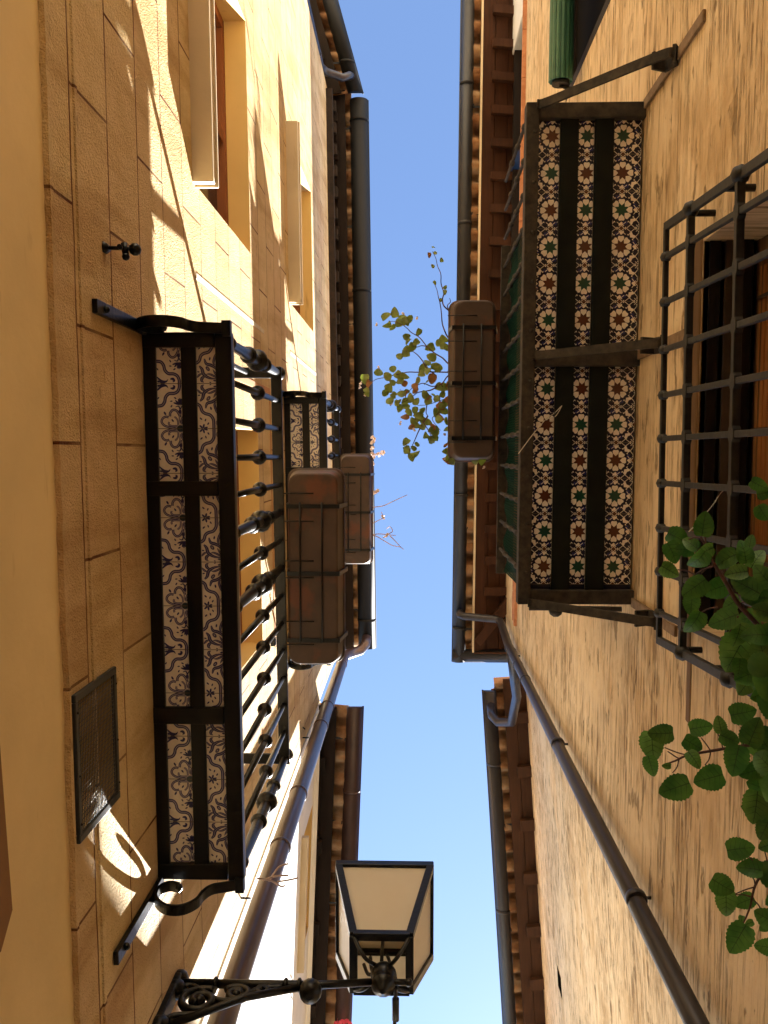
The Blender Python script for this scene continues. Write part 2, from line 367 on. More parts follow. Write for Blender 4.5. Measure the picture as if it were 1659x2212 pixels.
def eave(par, fr, s0, s1, he, over, gw, mdeck, mrafter, mgut, raf, raf_w=.07, slope=.3, tile_out=.05, gap=.012, edge=None, raf_n0=None, joints=1.4, bands=.75, gut_s=None, gut_drop=.03, roof=True):
    """n=over is the decking's edge, he its height there"""
    h_at = lambda n: he + (over - n) * slope
    m = MB(fr); bw = .125; q = over
    while q > -0.28:                                                  # boards run along the alley
        a, b = q, q - bw + .006
        m.hexa([(a, s0, h_at(a)), (b, s0, h_at(b)), (b, s1, h_at(b)), (a, s1, h_at(a)), (a, s0, h_at(a) + .022), (b, s0, h_at(b) + .022), (b, s1, h_at(b) + .022), (a, s1, h_at(a) + .022)]); q -= bw
    m.face([(over - .01, s0, h_at(over) + .026), (over - .01, s1, h_at(over) + .026), (-.45, s1, h_at(-.45) + .026), (-.45, s0, h_at(-.45) + .026)])
    m.build('soffit_boards', mdeck, par)
    if raf:
        s = s0 + raf * .6
        while s < s1 - .05:
            r = MB(fr); a = over - .09; b = -.02 if raf_n0 is None else raf_n0; d = .085
            r.hexa([(a, s, h_at(a) - d * .75), (b, s, h_at(b) - d), (b, s + raf_w, h_at(b) - d), (a, s + raf_w, h_at(a) - d * .75),
                    (a, s, h_at(a) - .002), (b, s, h_at(b) - .002), (b, s + raf_w, h_at(b) - .002), (a, s + raf_w, h_at(a) - .002)])
            r.build('rafter', mrafter, par); s += raf
    if edge:
        e = MB(fr); e.box(over - .002, over + .016, s0, s1, he - .012, he + .05); e.build('fascia_board', edge, par)
    t = MB(fr); corrug(t, fr, s0, s1, over + tile_out, -2.9, lambda n: h_at(n) + .085, .042, .215, .014); t.build('roof_tiles', M_TILE, par, recalc=False)
    if gw:
        gs0, gs1 = gut_s or (s0, s1); r = gw / 2; c = over + tile_out + gap + r; hc = he + .075 - gut_drop
        ring = lambda R, a0=180, a1=360, k=14: [(c + R * math.cos(R_(a0 + (a1 - a0) * i / k)), hc + R * math.sin(R_(a0 + (a1 - a0) * i / k))) for i in range(k + 1)]
        gm = MB(fr); gm.extrude(ring(r) + ring(r - .005)[::-1], gs0, gs1, 0, True)
        for q in (gs0 + .003, gs1 - .003): gm.face([(a, q, b) for a, b in ring(r - .002)])
        gm.tube([(c + r, gs0, hc), (c + r, gs1, hc)], .009, 8); go = gm.build('gutter', mgut, par)
        s = gs1 - .35
        while s > gs0 + .1:
            bm_ = MB(fr); bm_.extrude(ring(r + .006) + ring(r + .0005)[::-1], s, s + .03, 0, True); bm_.build('gutter_band', mgut, go); s -= joints
        s = gs0 + .3
        while s < gs1:
            k = MB(fr); k.box(over - .03, c + r + .004, s, s + .018, hc + .003, hc + .009); k.box(c - r - .006, c - r + .002, s, s + .018, hc - .05, hc + .008); k.build('gutter_bracket', M_GUT, go); s += bands
    return c, hc

# =================================================================== LEFT HOUSE (ochre blocks)
HL = thing('stucco_house', 'tall ochre house with scored stucco blocks and iron balconies, sunlit wall on the left', 'house', (-1.2, 0, -CAMZ))
H_PL = 2.355
D1 = (-.14, 1.115, 3.15, 5.45); D2 = (-.14, 1.115, 6.65, 8.95); W1 = (-2.42, -1.14, 3.99, 5.33); W2 = (-2.42, -1.14, 7.06, 8.72); V1 = (.652, 1.008, 2.397, 2.693)
EAVL = 10.72
wall(FL, -4.12, 2.33, H_PL, EAVL + .3, [D1, D2, W1, W2, V1], [M_CLAD, M_REVEAL], HL, 'wall', .19)
# plain plaster band below, its top edge ragged where the cladding starts
b = MB(lambda n, s, h: FL(n - .012, s, h)); b.face([(0, -4.12, -CAMZ), (0, 2.33, -CAMZ), (0, 2.33, H_PL + .03), (0, -4.12, H_PL + .03)]); b.face([(0, 2.33, -CAMZ), (0, 2.33, H_PL), (-.45, 2.33, H_PL), (-.45, 2.33, -CAMZ)])
b.build('plaster_base', M_BASE, HL, recalc=False)
b = MB(FL); k = 260; rr = random.Random(3); d = 0; lo = []
for i in range(k + 1):
    d = .8 * d + rr.uniform(-.004, .004); lo.append((-4.12 + 6.45 * i / k, H_PL - .006 + d))
for (s_a, h_a), (s_b, h_b) in zip(lo, lo[1:]):
    b.face([(.004, s_a, h_a), (.004, s_b, h_b), (.004, s_b, H_PL + .012), (.004, s_a, H_PL + .012)]); b.face([(.004, s_a, h_a), (.004, s_b, h_b), (-.012, s_b, h_b), (-.012, s_a, h_a)])
b.build('cladding_edge', M_CLAD, HL, recalc=False)
# thin ledge line between the first two courses
b = MB(FL); b.extrude([(0, 2.535), (.006, 2.538), (.006, 2.556), (0, 2.562)], -4.1, 2.32); b.build('string_course', M_CLAD, HL)
def window(par, fr, W, depth, fm, name='window', pane=M_PANE, fw=.055, mull=True):
    a, b_, c, d = W; m = MB(fr); e = -depth
    for q in ((a, a + fw, c, d), (b_ - fw, b_, c, d), (a + fw, b_ - fw, c, c + fw), (a + fw, b_ - fw, d - fw, d)): m.box(e - .05, e + .03, *q)
    if mull: mc = (a + b_) / 2; m.box(e - .045, e + .022, mc - .04, mc + .04, c + fw, d - fw)
    o = m.build(name, fm, par, .004); p = MB(fr); p.box(e - .03, e - .022, a + fw, b_ - fw, c + fw, d - fw); p.build('pane', pane, o); return o
for W in (W1, W2):
    window(HL, FL, W, .15, M_WOODR)
    s = MB(FL); s.box(-.14, .088, W[0] - .04, W[1] + .004, W[2] - .062, W[2] - .012); s.box(-.14, .098, W[0] - .05, W[1] + .014, W[2] - .012, W[2] + .006); s.build('window_sill', M_SILL, HL, .004)
for D in (D1, D2): window(HL, FL, D, .15, M_WOODR, 'balcony_door', M_PANE, .08)
# painted line round the lower balcony door
b = MB(FL)
b.box(0, .003, -.42, -.385, 3.2, 5.95)
b.box(0, .003, -.385, 1.2, 5.915, 5.95); b.build('painted_band', m_noisy('red_ochre_paint', (.46, .22, .09), (.54, .28, .12), .9, 0, 20, .2), HL)
b = MB(FL)
M_PALE = m_noisy('pale_streak_tone', (.60, .50, .34), (.74, .68, .54), .9, 0, 30, .1)
b.box(0, .0025, -.765, -.742, 3.95, 5.75); b.build('pale_streak', M_PALE, HL)  # thin pale upright strip on the blocks, another one higher up
b = MB(FL); b.box(0, .0025, -.775, -.75, 7.0, 8.9); b.build('pale_streak', M_PALE, HL)
# meter grille
v = MB(FL); v.box(-.19, -.18, V1[0], V1[1], V1[2], V1[3]); v.build('vent_back', M_DARK, HL)
v = MB(FL); fw = .022; A, B_, C_, Dd = .63, 1.03, 2.375, 2.715
for q in ((A, A + fw, C_, Dd), (B_ - fw, B_, C_, Dd), (A + fw, B_ - fw, C_, C_ + fw), (A + fw, B_ - fw, Dd - fw, Dd)): v.box(.0, .012, *q)
vf = v.build('vent_grille', m_noisy('grey_vent_paint', (.022, .024, .024), (.036, .038, .036), .5, 0, 30, .1), HL, .003)
v = MB(FL); x = A + fw
while x < B_ - fw:
    v.tube([(.006 + .002 * (int(x * 1000) % 2), x, C_ + fw), (.006, x, Dd - fw)], .0011, 5); x += .0125
x = C_ + fw
while x < Dd - fw:
    v.tube([(.008, A + fw, x), (.008, B_ - fw, x)], .0011, 5); x += .0125
v.build('wire_mesh', m_noisy('galvanised_wire', (.10, .10, .095), (.18, .175, .16), .4, .5, 50, 0), vf)
v = MB(FL); v.box(-.12, -.10, A + fw, B_ - fw, C_ + fw, Dd - fw)
for s_ in (A + .05, .85, B_ - .05):
    v.ball((.012, s_, C_ + .011), .004, 8, .6); v.ball((.012, s_, Dd - .011), .004, 8, .6)
v.build('screw_heads', M_IRON, vf)
# brown door surround low on the wall
b = MB(FL); b.extrude([(-.012, 0), (.012, 0), (.0, .0)], 0, .01)
b = MB(FL)
b.hexa([(-.02, .45, -CAMZ), (.010, .45, -CAMZ), (.010, 1.10, -CAMZ), (-.02, 1.10, -CAMZ), (-.02, .45, 1.88), (.010, .45, 1.88), (.010, 1.06, 1.90), (-.02, 1.06, 1.90)])
b.hexa([(-.02, .45, 1.88), (.010, .45, 1.88), (.010, 1.06, 1.90), (-.02, 1.06, 1.90), (-.02, .45, 1.920), (.010, .45, 1.920), (.010, 1.0, 1.962), (-.02, 1.0, 1.962)])
b.build('door_surround', m_plaster('brown_plaster', (.27, .15, .07), .1, .2), HL)
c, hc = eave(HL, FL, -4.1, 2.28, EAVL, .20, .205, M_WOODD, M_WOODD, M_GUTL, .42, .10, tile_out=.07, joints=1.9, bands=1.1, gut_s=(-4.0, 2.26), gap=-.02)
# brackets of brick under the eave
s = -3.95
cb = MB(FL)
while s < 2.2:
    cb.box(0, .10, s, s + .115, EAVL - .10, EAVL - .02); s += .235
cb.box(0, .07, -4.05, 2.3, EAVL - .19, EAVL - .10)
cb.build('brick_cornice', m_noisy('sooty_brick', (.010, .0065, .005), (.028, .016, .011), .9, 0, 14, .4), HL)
# downpipe at the corner
pp = MB(FL); sx = 2.245; pn = .115
pp.tube([(c, sx - .12, hc - .08), (c - .01, sx - .06, hc - .16), (c - .07, sx, hc - .21), (pn + .06, sx + .02, hc - .29), (pn, sx + .02, hc - .42), (pn, sx + .02, 7.0), (pn, sx + .02, 4.0), (pn, sx + .02, -CAMZ)], .057, 20)
po = pp.build('downpipe', M_PIPEL, HL)
for h in (9.9, 8.2, 7.6, 6.05, 5.2, 3.4):
    q = MB(FL); q.lathe((pn, sx + .02, 0), [(.058, h), (.062, h + .004), (.062, h + .03), (.058, h + .034)], 20); q.build('pipe_collar', M_PIPEL, po)
for h in (7.3, 4.6, 2.0):
    q = MB(FL); q.tube([(pn - .064, sx + .02, h), (-.01, sx + .02, h)], .006, 6); q.tube([(0.02, sx - .05, h), (0.0, sx - .06, h + .02)], .005, 6); q.build('pipe_clip', M_IRON, po)

# =================================================================== LEFT NEIGHBOUR beyond the bend
H2 = thing('neighbour_house', 'ochre house set back at an angle past the tall left house, corner drainpipe partly sunlit', 'house', (-1.5, -5, -CAMZ))
wall(FLA2, -5.6, -4.1, -CAMZ, EAVL + .3, [], [M_CLAD, M_REVEAL], H2)
c2, hc2 = eave(H2, FLA2, -5.6, -4.05, EAVL - .06, .22, .17, M_WOODD, M_WOODD, M_GUTL, .42, .10, tile_out=.09, joints=1.9, bands=.9, gap=-.02)
pp = MB(FLA2); pp.tube([(c2, -4.22, hc2 - .05), (c2 - .02, -4.2, hc2 - .13), (c2 - .1, -4.16, hc2 - .17), (.11, -4.2, hc2 - .23), (.055, -4.22, hc2 - .33), (.055, -4.22, 5), (.055, -4.22, -CAMZ)], .045, 16)
po2 = pp.build('downpipe', M_PIPE, H2)
for h in (10.0, 8.6):
    q = MB(FLA2); q.lathe((.055, -4.22, 0), [(.047, h), (.051, h + .004), (.051, h + .03), (.047, h + .034)], 16); q.build('pipe_collar', M_PIPE, po2)

# =================================================================== LEFT WHITE HOUSE
HB = thing('white_house', 'whitewashed house past the corner downpipe, glaring in the sun behind the street lantern', 'house', (-1.3, 4, -CAMZ))
EB = 8.55; WB = (3.2, 4.35, 7.52, 8.3)
wall(FLB, 2.36, 16, -CAMZ, EB + .2, [WB], [M_WHITE, M_REVEAL], HB)
window(HB, FLB, WB, .16, M_WOODR)
s = MB(FLB); s.box(-.12, .055, 3.15, 4.3, 7.44, 7.50); s.build('window_sill', M_SILL, HB, .004)
s = MB(FLB); s.extrude([(0, 8.36), (.02, 8.37), (.02, 8.41), (.035, 8.42), (.035, 8.47), (0, 8.49)], 2.37, 12); s.build('cornice', M_WHITE, HB)
cB, hcB = eave(HB, FLB, 2.36, 12, EB, .17, .155, M_WOODD, M_WOODD, M_GUTB, .8, .12, tile_out=.11, joints=1.7, bands=.8, gap=-.02)

# =================================================================== RIGHT HOUSE (combed plaster, open attic)
HR = thing('plaster_house', 'right hand house of combed cream plaster with tiled iron balcony and orange timber eaves', 'house', (1.3, 0, -CAMZ))
GW = (-.69, .56, 1.2, 3.09); UW = (-3.7, -2.19, 4.62, 5.98, .045); EAVR = 9.0; LED = 8.15
BD = (-1.05, .25, 3.98, 6.1)
wall(FR, -5.6, 1.84, -CAMZ, LED, [GW, UW, BD], [M_COMB, M_COMB], HR, 'wall', .2, .9)
p = MB(FR)
for a, b_ in ((1.1, 1.84),): p.box(-.5, 0, a, b_, LED, EAVR + .25)
p.build('corner_pier', M_COMB, HR)
p = MB(FR); p.box(-.45, .025, -4.5, -3.78, LED + .05, EAVR + .1); p.build('attic_pillar', M_WHITE, HR, .01)
p = MB(FR); p.box(-.24, .012, -5.6, 1.1, EAVR - .02, EAVR + .14); p.build('attic_beam', M_WOODD, HR)
p = MB(FR); p.box(-2.9, -.86, -5.6, 1.1, LED, EAVR + .4); p.face([(-.3, -5.6, EAVR + .16), (-.3, 1.1, EAVR + .16), (-.9, 1.1, EAVR + .3), (-.9, -5.6, EAVR + .3)]); p.build('attic_back_wall', M_WOODD, HR)
s = -5.6; p = MB(FR)
while s < 1.4:
    p.box(-.3, .035, s, min(s + .395, 1.46), LED, LED + .028); s += .4
p.box(-.3, .022, -5.6, 1.1, LED + .028, LED + .05)
p.build('terracotta_ledge', M_TERRA, HR, .003)
p = MB(FR); p.box(-.02, .028, .9, 1.50, LED - .06, LED); p.build('ledge_moulding', M_TERRA, HR, .006)
p = MB(FR); p.box(-.05, .03, -2.72, -2.685, LED + .05, LED + .9); p.box(-.05, .03, -2.72, -2.1, LED + .05, LED + .09); o = p.build('attic_window_frame', M_BLUEF, HR, .003)
p = MB(FR); p.box(-.10, -.06, -2.685, -1.9, LED + .09, LED + .8); p.build('white_panel', M_WHITE, o)
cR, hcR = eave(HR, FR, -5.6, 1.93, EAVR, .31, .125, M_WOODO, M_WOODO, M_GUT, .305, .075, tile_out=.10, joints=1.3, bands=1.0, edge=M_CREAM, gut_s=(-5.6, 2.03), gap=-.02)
# the eave turns the corner: end gutter, end tiles, hip rafter
FRE = lambda n, s, h: FR(s, n, h)      # swapped axes
p = MB(FR)
r = .0625; cs = 2.03 - r
ringe = lambda R: [(cs + R * math.cos(R_(180 + 180 * i / 14)), hcR + R * math.sin(R_(180 + 180 * i / 14))) for i in range(15)]
p.loft([[(n, a, b_) for a, b_ in ringe(r) + ringe(r - .005)[::-1]] for n in (cR + r, -1.2)], 0, True, True)
p.tube([(cR + r, cs + r, hcR), (-1.2, cs + r, hcR)], .009, 8); p.build('gutter', M_GUT, HR)
p = MB(FR); p.hexa([(.25, 1.86, EAVR - .05), (.31, 1.80, EAVR - .05), (-.03, 1.35, EAVR - .02), (-.1, 1.42, EAVR - .02), (.25, 1.86, EAVR + .02), (.31, 1.80, EAVR + .02), (-.03, 1.35, EAVR + .09), (-.1, 1.42, EAVR + .09)]); p.build('hip_rafter', M_WOODO, HR)
p = MB(FR); p.box(-.6, .31, 1.925, 1.94, EAVR - .02, EAVR + .10); p.build('fascia_board', M_WOODO, HR)
p = MB(FR)
for i in range(6): p.loft([[(.34 - .17 * i + .075 * math.cos(t), 1.80 + .21 * q, EAVR + .06 + .06 * math.sin(t) + .03 * (1 - q)) for t in [math.pi * j / 8 for j in range(9)]] for q in (0, .9)], 0, False, True, False)
p.build('verge_tiles', M_TILE, HR, recalc=False)
pp = MB(FR); sx = 1.68; pn = .065
pp.tube([(cR, sx - .15, hcR - .05), (cR, sx - .13, hcR - .10), (cR - .04, sx - .12, hcR - .13), (pn + .05, sx - .10, hcR - .16), (pn + .01, sx - .09, hcR - .19), (pn, sx - .07, hcR - .26), (pn, sx, hcR - .9), (pn, sx + .02, 5), (pn, sx + .03, -CAMZ)], .036, 20)
po = pp.build('downpipe', M_PIPE, HR)
for h in (8.05, 7.4, 6.9, 5.35, 3.45, 1.5):
    q = MB(FR); q.lathe((pn, sx + .01, 0), [(.037, h), (.041, h + .004), (.041, h + .03), (.037, h + .034)], 20); q.build('pipe_collar', M_PIPE, po)
for h in (7.8, 5.4, 3.5):
    q = MB(FR); q.tube([(pn - .04, sx + .02, h), (-.01, sx + .02, h)], .007, 6); q.build('pipe_clip', M_IRON, po)
# exposed timber lintel over the grilled window
p = MB(FR); p.box(-.205, .006, -.72, .66, 3.09, 3.215); p.build('lintel', M_WOODL, HR, .01)
p = MB(FR); p.box(-.05, .004, .66, .90, 3.075, 3.125); p.build('lintel_end', M_WOODL, HR, .008)
for q in range(4):
    p = MB(FR); n0 = -.205 + q * .05; p.box(n0, n0 + .035, GW[0], GW[1], 3.06 + .006 * q, 3.088); p.build('lintel_batten', M_WOODD if q % 2 else M_CURT, HR)
window(HR, FR, GW, .2, M_WOODL, 'window', M_DARK, .06); window(HR, FR, UW[:4], .03, M_WOODD, 'window', M_DARK, .06); window(HR, FR, BD, .16, M_WOODD, 'balcony_door', M_DARK, .08)
p = MB(FR); p.box(-.12, .05, -3.75, -2.30, 4.56, 4.60); p.build('window_sill', M_TERRA, HR, .004)

# =================================================================== RIGHT FAR HOUSE
HF = thing('rear_house', 'right hand house beyond the long grey downpipe, plastered wall with brown rafters along its eave', 'house', (1.8, 5, -CAMZ))
EF = 9.35
wall(FRB, 2.2, 6.6, -CAMZ, EF + .2, [(4.6, 4.8, 7.95, 8.18, .15)], [M_COMB, M_DARK], HF)
p = MB(FRB); p.box(-.17, -.14, 4.55, 4.9, 7.9, 8.25); p.build('vent_back', M_DARK, HF)
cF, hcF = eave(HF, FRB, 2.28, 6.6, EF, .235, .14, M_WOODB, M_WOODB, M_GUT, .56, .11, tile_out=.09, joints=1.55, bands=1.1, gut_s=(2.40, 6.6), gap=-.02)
pp = MB(FW); a = Vector(FRB(cF, 2.55, hcF - .05)); j = Vector(FR(pn, sx, 7.9))
pp.tube([a, a + Vector((.0, .06, -.16)), a + Vector((.05, .10, -.24)), a + Vector((.18, .08, -.32)), a.lerp(j, .55) + Vector((.14, .16, -.05)), a.lerp(j, .75) + Vector((.08, .10, 0)), j], .043, 16, raw=True); pp.build('gutter_outlet_pipe', M_PIPE, HF)

HE = thing('added_shade_house', 'unseen plastered house added below the frame on the right, its eave shading the left wall', 'house', (2, 7.5, -CAMZ))  # unseen house, added so its eave sets the shadow edge on the left wall
wall(FRC, 6.6, 10.3, -CAMZ, EF + .2, [], [M_COMB, M_DARK], HE)
eave(HE, FRC, 6.6, 10.3, EF, .28, .15, M_WOODB, M_WOODB, M_GUT, 0, tile_out=.09, gap=-.02)
HT_ = thing('added_tall_shade_house', 'unseen taller plastered house added below the frame on the right to shade the left wall', 'house', (2, 12, -CAMZ))  # added out of view; high eave shades the left wall beside the downpipe
wall(FRD, 10.3, 20, -CAMZ, 12.7, [], [M_COMB, M_DARK], HT_)
eave(HT_, FRD, 10.3, 20, 12.4, .28, .15, M_WOODB, M_WOODB, M_GUT, 0, tile_out=.09, gap=-.02)

HQ = thing('added_bounce_house', 'unseen pale house added behind the top of the frame to reflect sunlight into the alley', 'house', (0, -15.5, -CAMZ))  # sunlit facade added out of view as a reflector for the shaded walls
FQ = lambda n, s, h: (s, -15.5 + n, h)
wall(FQ, -9, 9, -CAMZ, 9.5, [(-4, -2.8, 1, 3), (-.6, .6, 1, 3), (2.8, 4, 1, 3), (-4, -2.8, 5, 7), (-.6, .6, 5, 7), (2.8, 4, 5, 7)], [M_CREAM, M_REVEAL], HQ)
for a in (-4, -.6, 2.8):
    for b_ in (1, 5): window(HQ, FQ, (a, a + 1.2, b_, b_ + 2), .16, M_WOODR)
eave(HQ, FQ, -9, 9, 9.4, .3, .15, M_WOODB, M_WOODB, M_GUT, 0)

# =================================================================== BALCONIES
def clip(poly, u0, u1, v0, v1):
    def cutp(p, ax, val, keep):
        r = []
        for i in range(len(p)):
            a, b_ = p[i], p[(i + 1) % len(p)]; ia = keep(a[ax], val); ib = keep(b_[ax], val)
            if ia: r.append(a)
            if ia != ib:
                t = (val - a[ax]) / (b_[ax] - a[ax]); r.append((a[0] + t * (b_[0] - a[0]), a[1] + t * (b_[1] - a[1])))
        return r
    ge = lambda x, y: x >= y; le = lambda x, y: x <= y
    for ax, val, k in ((0, u0, ge), (0, u1, le), (1, v0, ge), (1, v1, le)):
        poly = cutp(poly, ax, val, k)
        if len(poly) < 3: return []
    return poly
def smooth_pts(pts, k=6):
    r = []
    for i in range(len(pts) - 1):
        p0 = pts[max(i - 1, 0)]; p1 = pts[i]; p2 = pts[i + 1]; p3 = pts[min(i + 2, len(pts) - 1)]
        for j in range(k):
            t = j / k
            r.append(tuple(.5 * (2 * b_ + (c_ - a) * t + (2 * a - 5 * b_ + 4 * c_ - d) * t * t + (3 * b_ - a - 3 * c_ + d) * t ** 3) for a, b_, c_, d in zip(p0, p1, p2, p3)))
    return r + [pts[-1]]
def stroke_polys(pts, w0, taper=False):
    pts = smooth_pts(pts); out = []; n = len(pts); L = []
    for i, p in enumerate(pts):
        a = pts[max(i - 1, 0)]; b_ = pts[min(i + 1, n - 1)]; dx, dy = b_[0] - a[0], b_[1] - a[1]; l = math.hypot(dx, dy) or 1
        w_ = w0 / 2
        if taper: w_ *= max(.12, math.sin(math.pi * min(1, .12 + .88 * i / (n - 1))))
        L.append(((p[0] - dy / l * w_, p[1] + dx / l * w_), (p[0] + dy / l * w_, p[1] - dx / l * w_)))
    for a, b_ in zip(L, L[1:]): out.append([a[0], a[1], b_[1], b_[0]])
    return out
def ell(cx, cy, a, b_, ang=0, k=10):
    c_, s_ = math.cos(ang), math.sin(ang)
    return [(cx + a * math.cos(2 * math.pi * i / k) * c_ - b_ * math.sin(2 * math.pi * i / k) * s_, cy + a * math.cos(2 * math.pi * i / k) * s_ + b_ * math.sin(2 * math.pi * i / k) * c_) for i in range(k)]
# (layer material, polygons) of one azulejo: blue arabesques.  layers: 1 navy, 2 lilac, 3 teal
def motif_A():
    N = []
    def band(pts, w_=.085): N.extend([(1, q) for q in stroke_polys(pts, w_ * .86)]); N.extend([(2, q) for q in stroke_polys(pts, .017)])
    def leaf(pts, w_=.05): N.extend([(1, q) for q in stroke_polys(pts, w_, True)])
    band([(-.02, .50), (.10, .52), (.16, .60), (.185, .70), (.26, .775), (.38, .785), (.46, .83), (.50, .92), (.50, 1.0)])
    band([(.42, .0), (.26, .03), (.14, .07), (.08, .15), (.11, .23), (.18, .265), (.24, .25)], .062)
    band([(.27, .27), (.28, .35), (.34, .415), (.42, .40), (.48, .31), (.50, .25)], .066)
    band([(.44, .06), (.30, .06), (.24, .10), (.25, .15)], .05)
    band([(.45, .08), (.44, .18), (.395, .25), (.37, .24)], .045); band([(.53, .10), (.53, .2), (.59, .30)], .05); band([(.5, .12), (.48, .22), (.50, .34)], .035)
    N.append((1, ell(.50, .37, .035, .065)))
    for x, y, r, t in ((.16, .34, .03, 2.1), (.33, .18, .026, 2.2), (.31, .50, .022, 1.0), (.31, .61, .02, .1), (.40, .68, .022, 2.6), (.02, .68, .02, 1), (.03, .96, .02, .4)): N.append((1, ell(x, y, r * 1.5, r * .75, t)))
    for t in (-1.25, -.75, -.25, .25, .75, 1.25): N.append((1, ell(.505 + .085 * math.sin(t), .565 + .055 * math.cos(t * 1.1) - .02, .075, .021, math.pi / 2 - t)))
    N.append((1, ell(.505, .63, .055, .022, math.pi / 2))); leaf([(.40, .48), (.47, .50), (.505, .44), (.55, .50), (.6, .49)], .03)
    leaf([(0, .85), (.10, .94), (.20, .955), (.25, .90)], .055); leaf([(.02, .93), (.12, .985), (.22, .96)], .035); leaf([(.30, .90), (.36, .895), (.385, .94), (.35, .965)], .06)
    N.append((2, ell(.5, 0, .092, .085, 0, 16))); N.append((3, ell(.5, 0, .078, .072, 0, 16))); return N
def motif_B():
    N = []
    def band(pts, w_=.085): N.extend([(1, q) for q in stroke_polys(pts, w_ * .86)]); N.extend([(2, q) for q in stroke_polys(pts, .017)])
    def leaf(pts, w_=.06, line=True):
        N.extend([(1, q) for q in stroke_polys(pts, w_, True)])
        if line: N.extend([(2, q) for q in stroke_polys(pts, .010, True)])
    band([(-.03, .56), (.06, .50), (.10, .39), (.17, .335), (.28, .30), (.345, .21), (.355, .1), (.355, 0)])
    for t in range(6): N.append((1, ell(.115 + .06 * math.cos(t * 1.05 + .3), .06 * math.sin(t * 1.05 + .3), .05, .022, t * 1.05 + .3)))
    for x, y, r, t in ((.07, .22, .024, 2.4), (.17, .19, .022, 1.2), (.23, .11, .022, 1.0), (.30, .45, .026, 1.8), (.04, .74, .02, .2), (.40, .935, .024, .1), (.30, .975, .016, .3)): N.append((1, ell(x, y, r * 1.5, r * .75, t)))
    N.append((1, ell(.25, .67, .062, .04, .9))); N.append((2, ell(.25, .67, .03, .016, .9)))
    leaf([(.18, .45), (.22, .56), (.34, .60), (.44, .68), (.52, .86)], .075); leaf([(.06, .61), (.12, .68), (.16, .80), (.30, .88), (.5, .90)], .08)
    leaf([(.44, .33), (.40, .45), (.385, .55), (.43, .60)], .06); leaf([(.52, .42), (.47, .52), (.43, .62)], .06); leaf([(.53, .92), (.40, .84), (.28, .79), (.2, .80)], .05); leaf([(.53, .9), (.42, .78), (.36, .68)], .05)
    leaf([(.0, .87), (.07, .80), (.13, .785)], .05); leaf([(.18, .84), (.12, .88), (.11, .94), (.16, .975)], .075); leaf([(.5, .95), (.44, .99)], .04, False)
    band([(.55, .08), (.45, .08), (.42, .13), (.45, .18), (.5, .17)], .045); leaf([(.44, .26), (.49, .22), (.54, .25)], .05); return N
MOTA, MOTB = motif_A(), motif_B()
def azulejo(par, fr, n0, n1, s0, s1, h, T, sf, mot):
    """a run of blue tiles, mirrored pair by pair; sf = a joint where the rosettes meet; clipped to the iron frame"""
    m = MB(fr); m.box(n0, n1, s0, s1, h, h + .015)
    k0 = math.floor((s0 - sf) / T) - 1; k1 = math.ceil((s1 - sf) / T) + 1
    for k in range(k0, k1):
        for lay, poly in mot:
            q = []
            for u, v_ in poly:
                v2 = v_ if k % 2 == 0 else 1 - v_
                q.append((n0 + u * T, sf + (k + v2) * T))
            lo, hi = max(s0, sf + k * T), min(s1, sf + (k + 1) * T)
            if hi <= lo: continue
            q = clip(q, n0, n1, lo, hi)
            if q: m.face([(a, b_, h - (.0006, .0012, .0018, .0015)[lay if lay != 3 else 2] - (.0004 if lay == 3 else 0)) for a, b_ in q], lay)
        sj = sf + k * T
        if s0 < sj < s1: m.face([(n0, sj - .0011, h - .0026), (n1, sj - .0011, h - .0026), (n1, sj + .0011, h - .0026), (n0, sj + .0011, h - .0026)], 4)
    return m.build('tile_panel', [M_TW, M_TN, M_TV, M_TB, M_GROUT], par, recalc=False)
